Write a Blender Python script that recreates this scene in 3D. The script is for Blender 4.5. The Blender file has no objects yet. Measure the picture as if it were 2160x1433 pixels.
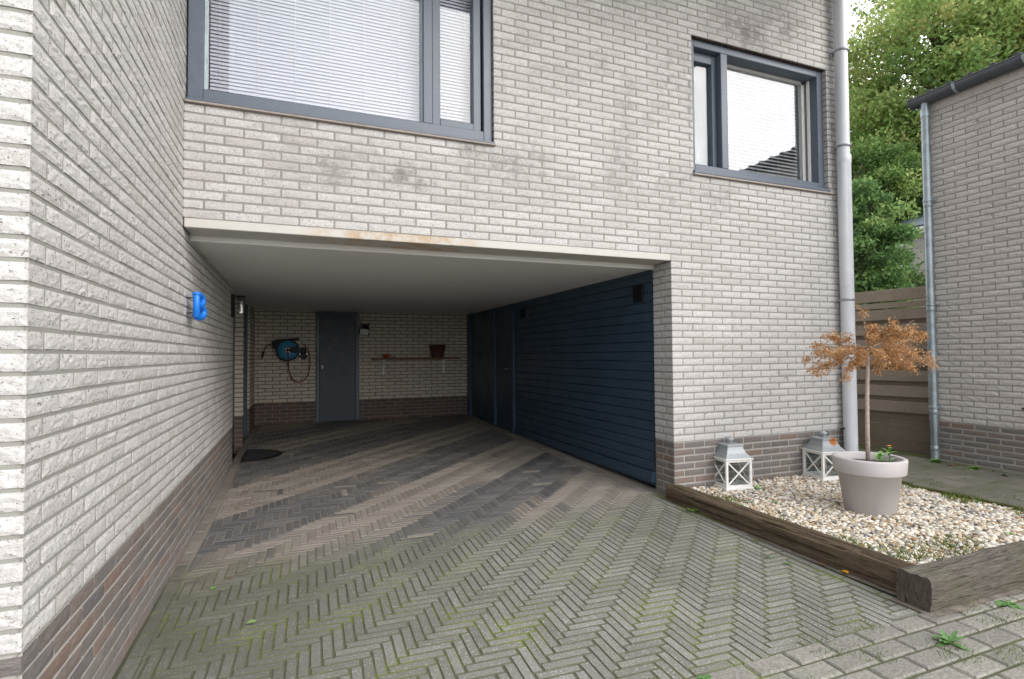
import bpy, bmesh, math, random
import numpy as np
from mathutils import Vector, Matrix, noise
R = math.radians
random.seed(7); rng = np.random.default_rng(7)
sc = bpy.context.scene
COL = sc.collection

# ------------------------------------------------------------------ camera
F_PX, YAW, PIT, ROL = 1140.0, 21.578, 1.614, -0.4255
CAM = Vector((0.688, -3.968, 1.293))
y_, t_, r_ = R(YAW), R(PIT), R(ROL)
fw = Vector((math.sin(y_)*math.cos(t_), math.cos(y_)*math.cos(t_), math.sin(t_)))
rt = Vector((math.cos(y_), -math.sin(y_), 0)); up = rt.cross(fw)
rt2 = rt*math.cos(r_)+up*math.sin(r_); up2 = -rt*math.sin(r_)+up*math.cos(r_)
cd = bpy.data.cameras.new('camera'); cam = bpy.data.objects.new('camera', cd); COL.objects.link(cam)
cd.sensor_width = 36; cd.lens = 36*F_PX/2160; cd.clip_end = 2000; cd.clip_start = .05
cam.matrix_world = Matrix(((rt2.x, up2.x, -fw.x, CAM.x), (rt2.y, up2.y, -fw.y, CAM.y), (rt2.z, up2.z, -fw.z, CAM.z), (0, 0, 0, 1)))
sc.camera = cam

# ------------------------------------------------------------------ world, sun, exposure
w = bpy.data.worlds.new('World'); sc.world = w; w.use_nodes = True
nt = w.node_tree; nt.nodes.clear()
sky = nt.nodes.new('ShaderNodeTexSky'); sky.sky_type = 'NISHITA'; sky.sun_disc = False
SUN_EL, SUN_AZ = R(31), R(150.5)
sky.sun_elevation = SUN_EL; sky.sun_rotation = SUN_AZ; sky.dust_density = 4; sky.air_density = 1.5
mx = nt.nodes.new('ShaderNodeMixRGB'); mx.inputs[0].default_value = .88; mx.inputs[2].default_value = (9.6, 9.7, 10.1, 1)
tcw = nt.nodes.new('ShaderNodeTexCoord'); nzw = nt.nodes.new('ShaderNodeTexNoise'); nzw.inputs['Scale'].default_value = 3.2; nzw.inputs['Detail'].default_value = 5
mrw = nt.nodes.new('ShaderNodeMapRange'); mrw.inputs[1].default_value = .35; mrw.inputs[2].default_value = .68; mrw.inputs[3].default_value = .74; mrw.inputs[4].default_value = 1.12
mlw = nt.nodes.new('ShaderNodeMixRGB'); mlw.blend_type = 'MULTIPLY'; mlw.inputs[0].default_value = 1
nt.links.new(tcw.outputs['Generated'], nzw.inputs['Vector']); nt.links.new(nzw.outputs['Fac'], mrw.inputs[0]); nt.links.new(mrw.outputs[0], mlw.inputs[2]); nt.links.new(mx.outputs[0], mlw.inputs[1])
bg = nt.nodes.new('ShaderNodeBackground'); bg.inputs[1].default_value = .14
wo = nt.nodes.new('ShaderNodeOutputWorld')
nt.links.new(sky.outputs[0], mx.inputs[1]); gd = Vector((math.sin(R(114))*math.cos(R(22)), math.cos(R(114))*math.cos(R(22)), math.sin(R(22))))   # sky brightened broadly toward one side, turned off the sun to balance the walls
dtw = nt.nodes.new('ShaderNodeVectorMath'); dtw.operation = 'DOT_PRODUCT'; dtw.inputs[1].default_value = gd
grw = nt.nodes.new('ShaderNodeMapRange'); grw.interpolation_type = 'SMOOTHSTEP'; grw.inputs[1].default_value = -.1; grw.inputs[2].default_value = 1; grw.inputs[3].default_value = .85; grw.inputs[4].default_value = 1.9
mgw = nt.nodes.new('ShaderNodeMixRGB'); mgw.blend_type = 'MULTIPLY'; mgw.inputs[0].default_value = 1
nt.links.new(tcw.outputs['Generated'], dtw.inputs[0]); nt.links.new(dtw.outputs['Value'], grw.inputs[0]); nt.links.new(mlw.outputs[0], mgw.inputs[1]); nt.links.new(grw.outputs[0], mgw.inputs[2])
nt.links.new(mgw.outputs[0], bg.inputs[0]); nt.links.new(bg.outputs[0], wo.inputs[0])
sl = bpy.data.lights.new('sun', 'SUN'); sl.energy = .5; sl.angle = R(18); sl.color = (1, .99, .98)
so = bpy.data.objects.new('sun', sl); COL.objects.link(so)
# sun_rotation is clockwise from +Y
sd = Vector((math.sin(SUN_AZ)*math.cos(SUN_EL), math.cos(SUN_AZ)*math.cos(SUN_EL), math.sin(SUN_EL)))
so.rotation_euler = sd.to_track_quat('Z', 'Y').to_euler()
sc.view_settings.view_transform = 'Standard'; sc.view_settings.look = 'None'; sc.view_settings.exposure = 0.76; sc.view_settings.gamma = 1
sc.render.engine = 'CYCLES'
sc.cycles.max_bounces = 10; sc.cycles.diffuse_bounces = 8; sc.cycles.transparent_max_bounces = 12; sc.cycles.glossy_bounces = 4

# ------------------------------------------------------------------ node helpers
class NB:
    def __init__(s, name):
        s.m = bpy.data.materials.new(name); s.m.use_nodes = True; s.t = s.m.node_tree; s.t.nodes.clear()
        s.out = s.t.nodes.new('ShaderNodeOutputMaterial'); s.b = s.t.nodes.new('ShaderNodeBsdfPrincipled')
        s.t.links.new(s.b.outputs[0], s.out.inputs[0]); s.pos = s.n('ShaderNodeNewGeometry').outputs['Position']
    def n(s, ty, **k):
        x = s.t.nodes.new(ty)
        for a, b in k.items(): setattr(x, a, b)
        return x
    def set(s, inp, v):
        if hasattr(v, 'is_output'): s.t.links.new(v, inp)
        elif isinstance(v, (tuple, list)): inp.default_value = (*v, 1) if len(v) == 3 and len(inp.default_value) == 4 else v
        else: inp.default_value = v
    def noise(s, scale, detail=4, rough=.6, vec=None, stretch=None, dist=0):
        x = s.n('ShaderNodeTexNoise'); x.inputs['Scale'].default_value = scale; x.inputs['Detail'].default_value = detail
        x.inputs['Roughness'].default_value = rough; x.inputs['Distortion'].default_value = dist
        v = vec or s.pos
        if stretch:
            mp = s.n('ShaderNodeMapping'); mp.inputs['Scale'].default_value = stretch[:3]
            if len(stretch) > 3: mp.inputs['Rotation'].default_value = stretch[3:]
            s.t.links.new(v, mp.inputs[0]); v = mp.outputs[0]
        s.t.links.new(v, x.inputs['Vector']); return x.outputs['Fac']
    def ramp(s, f, a, b, lo=0., hi=1.):
        x = s.n('ShaderNodeMapRange'); s.set(x.inputs[0], f)
        for i, v in enumerate((a, b, lo, hi)): x.inputs[i+1].default_value = v
        return x.outputs[0]
    def cr(s, f, stops, interp='LINEAR'):
        x = s.n('ShaderNodeValToRGB'); x.color_ramp.interpolation = interp
        e = x.color_ramp.elements
        while len(e) < len(stops): e.new(.5)
        for i, (p, c) in enumerate(stops): e[i].position = p; e[i].color = (*c, 1)
        s.set(x.inputs[0], f); return x.outputs[0]
    def mix(s, f, a, b, mode='MIX'):
        x = s.n('ShaderNodeMixRGB', blend_type=mode); s.set(x.inputs[0], f); s.set(x.inputs[1], a); s.set(x.inputs[2], b); return x.outputs[0]
    def math(s, op, a, b=0., cl=False):
        x = s.n('ShaderNodeMath', operation=op, use_clamp=cl); s.set(x.inputs[0], a); s.set(x.inputs[1], b); return x.outputs[0]
    def attr(s, name): x = s.n('ShaderNodeAttribute', attribute_name=name); return x.outputs['Fac']
    def island(s): return s.n('ShaderNodeNewGeometry').outputs['Random Per Island']
    def sep(s): x = s.n('ShaderNodeSeparateXYZ'); s.t.links.new(s.pos, x.inputs[0]); return x.outputs
    def bump(s, h, strength=.5, dist=.005, prev=None):
        x = s.n('ShaderNodeBump'); x.inputs['Strength'].default_value = strength; x.inputs['Distance'].default_value = dist
        s.set(x.inputs['Height'], h)
        if prev: s.t.links.new(prev, x.inputs['Normal'])
        s.t.links.new(x.outputs[0], s.b.inputs['Normal']); return x.outputs[0]
    def fin(s, col, rough=.8, metal=0., spec=.5):
        s.set(s.b.inputs['Base Color'], col); s.set(s.b.inputs['Roughness'], rough); s.b.inputs['Metallic'].default_value = metal
        s.b.inputs['Specular IOR Level'].default_value = spec; return s.m

def m_light_brick(name='light_brick', warm=0., dirt=True, tint=(1, 1, 1), fine=1.):
    k = NB(name); isl = k.island()
    c = k.mix(isl, (.545, .53, .52), (.65, .635, .625)); c = k.mix(k.ramp(k.noise(2.2, 2, .5), .35, .7, 0, .25), c, (.51, .48, .46)); i2 = k.n('ShaderNodeTexWhiteNoise', noise_dimensions='1D'); k.set(i2.inputs['W'], isl); c = k.mix(k.ramp(i2.outputs[0], .86, .93, 0, .35), c, (.44, .40, .37))
    mot = k.noise(55*fine, 5, .7); c = k.mix(k.ramp(mot, .36, .66, 0, .62), c, (.37, .36, .35)); c = k.mix(k.ramp(k.noise(210, 2, .6), .56, .66, 0, .45), c, (.20, .19, .18))
    pit = k.noise(62*fine, 3, .65, stretch=(1, 1, 1.35, .0, .5, .0)); pf = k.ramp(pit, .615, .66)
    c = k.mix(k.math('MULTIPLY', pf, .85), c, (.13, .12, .11))
    br = k.noise(260*fine, 2, .5); c = k.mix(k.ramp(br, .6, .72, 0, .5), c, (.72, .71, .69))
    if dirt:
        P = k.sep()
        st = k.noise(1.1, 5, .65, stretch=(1, 1, .9)); st2 = k.noise(14, 3, .6)
        d = k.math('MULTIPLY', k.ramp(st, .50, .70), k.ramp(st2, .35, .65))
        up_ = k.ramp(P[2], 2.2, 3.0, .12, 1.)
        acc = k.math('MULTIPLY', d, up_); nb_ = k.ramp(k.noise(6, 6, .8), .40, .60)
        for sx_, sz_, r_, w_ in ((.85, 2.60, .34, .9), (1.45, 2.62, .30, 1.), (2.25, 2.80, .34, .8), (1.95, 2.88, .2, .9), (3.1, 4.55, .9, .8), (4.7, 4.42, .6, 1.), (3.9, 2.9, .3, .5), (2.6, 3.6, .5, .4), (5.2, 4.6, .5, .9)):
            cx_ = k.n('ShaderNodeCombineXYZ'); k.set(cx_.inputs[0], P[0]); k.set(cx_.inputs[1], k.math('MULTIPLY', P[1], 1.)); k.set(cx_.inputs[2], k.math('MULTIPLY', P[2], 1.7))
            vd = k.n('ShaderNodeVectorMath', operation='DISTANCE'); k.t.links.new(cx_.outputs[0], vd.inputs[0]); vd.inputs[1].default_value = (sx_, 0, sz_*1.7)
            acc = k.math('MAXIMUM', acc, k.math('MULTIPLY', k.math('MULTIPLY', k.ramp(vd.outputs['Value'], r_, r_*.2), w_), nb_))
        c = k.mix(k.math('MULTIPLY', acc, .78), c, (.14, .13, .12))
    c = k.mix(1., c, tint, 'MULTIPLY')
    h = k.math('ADD', k.math('MULTIPLY', mot, 1.4), k.math('MULTIPLY', k.noise(150, 3, .6), .5)); h = k.math('SUBTRACT', h, k.math('MULTIPLY', pf, .8))
    k.bump(h, .5, .005)
    return k.fin(c, .93, spec=.2)
def m_dark_brick():
    k = NB('dark_brick'); isl = k.island()
    c = k.cr(isl, [(0, (.15, .132, .122)), (.2, (.185, .15, .132)), (.4, (.215, .142, .108)), (.5, (.155, .145, .142)), (.75, (.185, .168, .158)), (.92, (.115, .113, .118))], 'CONSTANT')
    g = k.noise(28, 5, .7, stretch=(1, 1, 3.5), dist=1.2); c = k.mix(k.ramp(g, .3, .7, 0, .6), c, (.25, .22, .20))
    P = k.sep(); n2 = k.noise(9, 4, .6)
    lo = k.math('MULTIPLY', k.ramp(P[2], .42, .04, 0, 1), k.ramp(n2, .25, .65)); c = k.mix(k.math('MULTIPLY', lo, .6), c, (.23, .21, .19))
    k.bump(g, .9, .01); return k.fin(c, .85, spec=.25)
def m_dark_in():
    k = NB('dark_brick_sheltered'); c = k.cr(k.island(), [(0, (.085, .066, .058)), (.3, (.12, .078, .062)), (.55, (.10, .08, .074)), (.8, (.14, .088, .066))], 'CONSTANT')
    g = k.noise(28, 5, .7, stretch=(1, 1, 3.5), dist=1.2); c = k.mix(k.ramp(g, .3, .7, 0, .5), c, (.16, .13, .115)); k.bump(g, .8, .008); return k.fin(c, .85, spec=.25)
def m_mortar(name, col, col2):
    k = NB(name); c = k.mix(k.noise(12, 5, .7), col, col2); k.bump(k.noise(180, 3), .5, .003); return k.fin(c, .95, spec=.1)
def m_flat(name, col, rough=.5, metal=0., var=.12, sc_=18, bump=.0, spec=.5):
    k = NB(name); f = k.noise(sc_, 4, .6)
    c = k.mix(k.ramp(f, .35, .7), tuple(x*(1-var) for x in col), tuple(min(1, x*(1+var)) for x in col))
    if bump: k.bump(k.noise(sc_*6, 3), bump, .002)
    return k.fin(c, k.ramp(f, .3, .7, rough*.85, min(1, rough*1.15)), metal, spec)

M = {}
M['lb'] = m_light_brick()
M['lb_in'] = m_light_brick('light_brick_brightened', dirt=False, tint=(1.1, 1.03, .91))  # carport brick: no stains, colour raised to make up for weak light
M['lb_n'] = m_light_brick('light_brick_next_door', tint=(1.04, 1.0, .97), dirt=False)
M['db'] = m_dark_brick()
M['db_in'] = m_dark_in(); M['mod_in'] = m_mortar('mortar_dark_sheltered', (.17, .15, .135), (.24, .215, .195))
M['mo'] = m_mortar('mortar_light', (.245, .24, .22), (.325, .32, .295))
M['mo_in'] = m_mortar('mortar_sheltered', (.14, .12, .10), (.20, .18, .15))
M['mod'] = m_mortar('mortar_dark', (.33, .32, .295), (.45, .435, .41))
M['frame'] = m_flat('window_frame_paint', (.105, .128, .165), .38, var=.06)
M['white'] = m_flat('white_paint', (.78, .77, .74), .5, var=.04)
M['blind'] = m_flat('blind_slat', (.50, .52, .60), .45, var=.02)
M['blind2'] = m_flat('grey_blind_slat', (.30, .32, .34), .5, var=.02)
M['black'] = m_flat('black_plastic', (.010, .010, .012), .5, spec=.3)
M['zinc'] = m_flat('zinc', (.36, .42, .45), .42, .75, .22, 9)
M['gutter'] = m_flat('dark_gutter', (.085, .09, .105), .4, .3, .1)
M['pvc'] = m_flat('grey_downpipe', (.60, .62, .66), .38, var=.05, sc_=5)
M['pot'] = m_flat('planter_plastic', (.50, .475, .475), .6, var=.07, sc_=4)
M['lanw'] = m_flat('lantern_white_wood', (.78, .77, .75), .5, var=.08, sc_=40)
M['leafg'] = m_flat('fresh_leaf', (.16, .36, .06), .5, var=.3, sc_=40)
M['leafd'] = m_flat('weed_leaf', (.09, .20, .05), .6, var=.35, sc_=60)
M['soil'] = m_flat('soil', (.06, .045, .03), .95, var=.4, sc_=60, bump=.8)
M['tile'] = m_flat('dark_roof_tile', (.04, .04, .043), .6, var=.2)
M['plaster'] = m_flat('room_plaster', (.35, .34, .33), .9)
M['stone'] = m_flat('sill_stone', (.34, .30, .27), .8, var=.15, sc_=30)
M['silver'] = m_flat('metal_screw', (.7, .7, .7), .3, .9)

def m_glass(name, f, rough=0., col=(1, 1, 1)):
    k = NB(name); k.t.nodes.remove(k.b)
    tr = k.n('ShaderNodeBsdfTransparent'); gl = k.n('ShaderNodeBsdfGlossy'); tr.inputs[0].default_value = (*col, 1)
    gl.inputs['Roughness'].default_value = rough; gl.inputs['Color'].default_value = (.93, .97, 1, 1)
    mxs = k.n('ShaderNodeMixShader'); fr = k.n('ShaderNodeLayerWeight'); fr.inputs[0].default_value = .25
    fac = k.ramp(fr.outputs['Facing'], 0, 1, f, min(1, f+.15)); k.set(mxs.inputs[0], fac)
    k.t.links.new(tr.outputs[0], mxs.inputs[1]); k.t.links.new(gl.outputs[0], mxs.inputs[2]); k.t.links.new(mxs.outputs[0], k.out.inputs[0]); return k.m
M['glass'] = m_glass('window_glass', .05)
M['glass2'] = m_glass('window_glass_clear', .10)
M['glass_thin'] = m_glass('lantern_glass', .06, .02, (.86, .88, .88))

def m_blue():
    k = NB('blue_paint'); f = k.noise(5, 5, .7, stretch=(1, .25, 2.5)); c = k.mix(k.ramp(f, .35, .75), (.027, .053, .085), (.038, .070, .108))
    sp = k.noise(90, 2, .5); c = k.mix(k.ramp(sp, .76, .79, 0, .6), c, (.2, .22, .24)); return k.fin(c, k.ramp(k.noise(3, 4), .3, .7, .28, .5), spec=.5)
M['blue'] = m_blue()
def m_scuffed():
    k = NB('scuffed_door_paint'); f = k.noise(4, 6, .75, stretch=(2, 1, 1.2), dist=1.5); P = k.sep()
    m_ = k.math('MULTIPLY', k.ramp(f, .47, .70), k.ramp(P[2], .35, 1.2))
    c = k.mix(k.math('MULTIPLY', m_, .8), (.018, .033, .054), (.11, .098, .10)); return k.fin(c, .5)
M['door'] = m_scuffed()
def m_lintel():
    k = NB('lintel_paint'); c = k.mix(k.noise(9, 5, .7), (.50, .49, .455), (.60, .585, .55)); P = k.sep()
    n_ = k.noise(7, 5, .7); a = k.math('MULTIPLY', k.ramp(P[0], .6, 1.15), k.ramp(P[0], 2.05, 1.75)); a = k.math('MULTIPLY', a, k.ramp(n_, .40, .62))
    c = k.mix(k.math('MULTIPLY', a, .75), c, (.42, .26, .12)); c = k.mix(k.ramp(k.noise(40, 3), .62, .75, 0, .5), c, (.33, .30, .25)); return k.fin(c, .85, spec=.2)
M['lintel'] = m_lintel()
def m_ceiling():
    k = NB('ceiling_paint'); c = k.mix(k.noise(2.2, 5, .6), (.74, .735, .72), (.82, .815, .80)); s_ = k.noise(3, 2, .5, stretch=(.4, 60, 1))
    c = k.mix(k.ramp(s_, .74, .77, 0, .35), c, (.72, .72, .70)); return k.fin(c, .7, spec=.25)
M['ceil'] = m_ceiling()
def m_paver():
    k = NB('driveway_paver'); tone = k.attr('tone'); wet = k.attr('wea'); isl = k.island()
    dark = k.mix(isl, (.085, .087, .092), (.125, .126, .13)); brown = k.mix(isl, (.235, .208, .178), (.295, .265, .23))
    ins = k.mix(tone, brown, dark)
    n_ = k.noise(3.2, 5, .65); dust = k.noise(1.3, 5, .65, stretch=(1, 1.4, 1))
    ins = k.mix(k.ramp(dust, .50, .74, 0, .55), ins, (.24, .215, .185))
    out = k.mix(isl, (.185, .182, .16), (.265, .26, .235)); out = k.mix(k.math('MULTIPLY', tone, .4), out, (.13, .13, .125))
    out = k.mix(k.ramp(n_, .45, .7, 0, .5), out, (.165, .17, .12))
    out = k.mix(k.ramp(k.noise(.9, 4, .6), .52, .66, 0, .45), out, (.11, .105, .085))
    sp = k.noise(125, 2, .5); out = k.mix(k.ramp(sp, .60, .65, 0, .75), out, (.52, .52, .48))
    PX = k.sep(); lm = k.math('MULTIPLY', k.ramp(PX[0], 1.7, .15), k.ramp(k.noise(2.1, 5, .7), .22, .54)); out = k.mix(k.math('MULTIPLY', lm, .72), out, (.095, .098, .065))
    fi = k.noise(120, 3, .6); out = k.mix(k.ramp(fi, .4, .6, .4, 0), out, (.10, .10, .085))
    wn = k.math('ADD', wet, k.math('MULTIPLY', k.math('SUBTRACT', n_, .5), 1.1)); c = k.mix(k.ramp(wn, .3, .7), ins, out)
    k.bump(k.noise(150, 4, .7), .55, .004); return k.fin(c, k.ramp(wn, .3, .7, .55, .9), spec=.3)
M['paver'] = m_paver()
def m_joint():
    k = NB('paver_joint'); wet = k.attr('wea'); n_ = k.noise(2.3, 4, .6); n3 = k.noise(30, 3, .6)
    ins = k.mix(n3, (.19, .17, .145), (.30, .275, .24))
    mossy = k.mix(n3, (.10, .128, .03), (.165, .195, .05)); plain = k.mix(n3, (.075, .08, .052), (.125, .125, .082))
    out = k.mix(k.ramp(n_, .50, .66), plain, mossy); c = k.mix(k.ramp(wet, .2, .7), ins, out)
    k.bump(n3, .8, .01); return k.fin(c, .95, spec=.1)
M['joint'] = m_joint()
def m_wood(name, a, b, moss=.0, sx=(1, 1, 1), crack=True):
    k = NB(name); g = k.noise(22, 6, .75, stretch=sx, dist=.8); c = k.mix(k.ramp(g, .3, .7), a, b)
    if crack: cr_ = k.noise(9, 3, .5, stretch=tuple(x*1.6 for x in sx)); c = k.mix(k.ramp(cr_, .60, .66, 0, .6), c, (.012, .009, .006))
    if moss: c = k.mix(k.ramp(k.noise(3.5, 5, .7), .45, .65, 0, moss), c, (.10, .13, .03))
    k.bump(g, .9, .012); return k.fin(c, .88, spec=.2)
M['sleeper_y'] = m_wood('sleeper_wood_long', (.04, .027, .02), (.20, .15, .10), .12, (7, .35, 7))
M['sleeper_x'] = m_wood('sleeper_wood_cross', (.035, .03, .026), (.22, .195, .165), .25, (.35, 7, 7))
M['sleeper_end'] = m_wood('sleeper_end_grain', (.04, .033, .027), (.15, .125, .10), 0, (2.5, 2.5, .8))
M['fence'] = m_wood('fence_wood', (.27, .22, .175), (.46, .39, .315), .22, (1.5, 1.5, 9), crack=False)
M['fence_b'] = m_wood('fence_wood_dark', (.17, .135, .105), (.33, .265, .21), .25, (1.5, 1.5, 9), crack=False)
M['plank'] = m_wood('mossy_plank', (.05, .045, .02), (.13, .12, .05), .8, (6, .5, 6))
def m_pebble():
    k = NB('pebble'); c = k.cr(k.island(), [(0, (.74, .70, .63)), (.18, (.50, .40, .27)), (.32, (.80, .77, .71)), (.45, (.30, .28, .25)), (.55, (.58, .50, .38)), (.66, (.22, .22, .23)), (.74, (.70, .66, .59)), (.85, (.42, .27, .15)), (.93, (.55, .52, .48))], 'CONSTANT')
    c = k.mix(k.ramp(k.noise(90, 4), .35, .7, 0, .35), c, (.30, .26, .20)); c = k.mix(1., c, (1.0, .99, .965), 'MULTIPLY'); return k.fin(c, .7, spec=.35)
M['pebble'] = m_pebble()
def m_leaf(name, stops, rough=.6, trans=.35):
    k = NB(name); c = k.cr(k.attr('tone'), stops); c = k.mix(k.math('MULTIPLY', k.island(), .35), c, (.02, .04, .01))
    k.fin(c, rough, spec=.25); tl = k.n('ShaderNodeBsdfTranslucent'); k.set(tl.inputs[0], c); m_ = k.n('ShaderNodeMixShader'); m_.inputs[0].default_value = trans
    k.t.links.new(k.b.outputs[0], m_.inputs[1]); k.t.links.new(tl.outputs[0], m_.inputs[2]); k.t.links.new(m_.outputs[0], k.out.inputs[0]); return k.m
M['leaf_tree'] = m_leaf('tree_leaf', [(0, (.10, .19, .055)), (.45, (.26, .40, .11)), (.75, (.46, .56, .19)), (1, (.64, .64, .26))])
M['leaf_near'] = m_leaf('near_tree_leaf', [(0, (.06, .13, .045)), (.6, (.16, .29, .09)), (1, (.34, .46, .14))])
M['leaf_dead'] = m_leaf('dead_leaf', [(0, (.50, .25, .11)), (.6, (.74, .43, .20)), (1, (.84, .60, .36))], .8, .42)
M['leaf_weed'] = m_leaf('weed_blade', [(0, (.06, .11, .02)), (.6, (.15, .24, .04)), (1, (.30, .30, .10))])
M['bark'] = m_flat('bark', (.09, .07, .05), .9, var=.4, sc_=20, bump=.8)
M['stem'] = m_flat('pale_bark', (.42, .34, .30), .8, var=.25, sc_=50, bump=.4)
M['twig'] = m_flat('dry_twig', (.34, .28, .24), .85)

# ------------------------------------------------------------------ mesh helpers
class MB:
    def __init__(s): s.v = []; s.f = []; s.mi = []; s.tone = []; s.wea = []; s.smooth = []
    def face(s, idx, mi=0, tone=0., wea=0., sm=False): s.f.append(idx); s.mi.append(mi); s.tone.append(tone); s.wea.append(wea); s.smooth.append(sm)
    def quad(s, a, b, c, d, mi=0, tone=0., wea=0.):
        n = len(s.v); s.v += [tuple(a), tuple(b), tuple(c), tuple(d)]; s.face((n, n+1, n+2, n+3), mi, tone, wea)
    def box(s, x0, x1, y0, y1, z0, z1, mi=0, bev=0., mat=None, tone=0.):
        # bevelled box as chamfered top/bottom/side edges
        x0, x1 = min(x0, x1), max(x0, x1); y0, y1 = min(y0, y1), max(y0, y1); z0, z1 = min(z0, z1), max(z0, z1)
        b = min(bev, (x1-x0)/2.2, (y1-y0)/2.2, (z1-z0)/2.2); n = len(s.v); P = []
        if b <= 0:
            P = [(x, y, z) for z in (z0, z1) for x, y in ((x0, y0), (x1, y0), (x1, y1), (x0, y1))]
            F = [(3, 2, 1, 0), (4, 5, 6, 7), (0, 1, 5, 4), (1, 2, 6, 5), (2, 3, 7, 6), (3, 0, 4, 7)]
        else:
            bm = bmesh.new(); bmesh.ops.create_cube(bm, size=1)
            for v in bm.verts: v.co = Vector(((x0+x1)/2+v.co.x*(x1-x0), (y0+y1)/2+v.co.y*(y1-y0), (z0+z1)/2+v.co.z*(z1-z0)))
            bmesh.ops.bevel(bm, geom=list(bm.edges), offset=b, segments=1, affect='EDGES', profile=.5)
            bm.verts.index_update(); P = [tuple(v.co) for v in bm.verts]; F = [tuple(v.index for v in f.verts) for f in bm.faces]; bm.free()
        if mat: P = [tuple(mat @ Vector(p)) for p in P]
        s.v += P
        for f in F: s.face(tuple(n+i for i in f), mi, tone)
    def tube(s, pts, rad, seg=10, mi=0, caps=True, tone=0.):
        pts = [Vector(p) for p in pts]; n0 = len(s.v); N = len(pts)
        rads = rad if isinstance(rad, (list, tuple)) else [rad]*N
        t0 = (pts[1]-pts[0]).normalized(); ref = Vector((0, 0, 1)) if abs(t0.z) < .9 else Vector((1, 0, 0)); a = t0.cross(ref).normalized()
        for i, p in enumerate(pts):
            t = ((pts[min(i+1, N-1)]-pts[max(i-1, 0)])).normalized(); a = (a-t*a.dot(t)).normalized(); b = t.cross(a)
            for k in range(seg):
                th = 2*math.pi*k/seg; q = p+(a*math.cos(th)+b*math.sin(th))*rads[i]; s.v.append(tuple(q))
        for i in range(N-1):
            for k in range(seg): s.face((n0+i*seg+k, n0+i*seg+(k+1) % seg, n0+(i+1)*seg+(k+1) % seg, n0+(i+1)*seg+k), mi, tone, 0, True)
        if caps: s.face(tuple(n0+k for k in range(seg))[::-1], mi, tone); s.face(tuple(n0+(N-1)*seg+k for k in range(seg)), mi, tone)
    def lathe(s, prof, c=(0, 0, 0), seg=32, mi=0, sm=True, M4=None, ang=0):
        n0 = len(s.v)
        for r, z in prof:
            for k in range(seg):
                th = 2*math.pi*k/seg+ang; p = Vector((r*math.cos(th), r*math.sin(th), z))
                if M4: p = M4 @ p
                s.v.append((p.x+c[0], p.y+c[1], p.z+c[2]))
        for i in range(len(prof)-1):
            for k in range(seg): s.face((n0+i*seg+k, n0+i*seg+(k+1) % seg, n0+(i+1)*seg+(k+1) % seg, n0+(i+1)*seg+k), mi, 0, 0, sm)
    def obj(s, name, mats, parent=None, loc=None, smooth=None):
        me = bpy.data.meshes.new(name); me.from_pydata(s.v, [], s.f)
        mats = mats if isinstance(mats, (list, tuple)) else [mats]
        for m in mats: me.materials.append(m)
        me.polygons.foreach_set('material_index', s.mi); me.polygons.foreach_set('use_smooth', [bool(x) if smooth is None else smooth for x in s.smooth])
        for nm, arr in (('tone', s.tone), ('wea', s.wea)):
            if any(arr): me.attributes.new(nm, 'FLOAT', 'FACE').data.foreach_set('value', arr)
        me.update(); o = bpy.data.objects.new(name, me); COL.objects.link(o)
        if parent: o.parent = parent
        if loc: o.location = loc
        return o
def np_obj(name, V, Fc, mats, parent=None, tone=None, smooth=False, loc=None):
    me = bpy.data.meshes.new(name); n = Fc.shape[1]; me.vertices.add(len(V)); me.vertices.foreach_set('co', V.astype(np.float32).ravel())
    me.loops.add(Fc.size); me.loops.foreach_set('vertex_index', Fc.astype(np.int32).ravel()); me.polygons.add(len(Fc))
    me.polygons.foreach_set('loop_start', (np.arange(len(Fc))*n).astype(np.int32)); me.polygons.foreach_set('loop_total', np.full(len(Fc), n, np.int32))
    me.polygons.foreach_set('use_smooth', np.full(len(Fc), smooth)); me.materials.append(mats)
    if tone is not None: me.attributes.new('tone', 'FLOAT', 'FACE').data.foreach_set('value', tone.astype(np.float32))
    me.update(calc_edges=True); me.validate(); o = bpy.data.objects.new(name, me); COL.objects.link(o)
    if parent: o.parent = parent
    if loc is not None: o.location = loc
    return o
def thing(name, label, cat, loc=(0, 0, 0), group=None, rz=0):
    o = bpy.data.objects.new(name, None); COL.objects.link(o); o.location = loc; o.rotation_euler = (0, 0, rz); return tag(o, label, cat, group)
def tag(o, label, cat, group=None):
    o['label'] = label; o['category'] = cat
    if group: o['group'] = group
    return o
def struct(o, kind='structure'): o['kind'] = kind; return o

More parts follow.
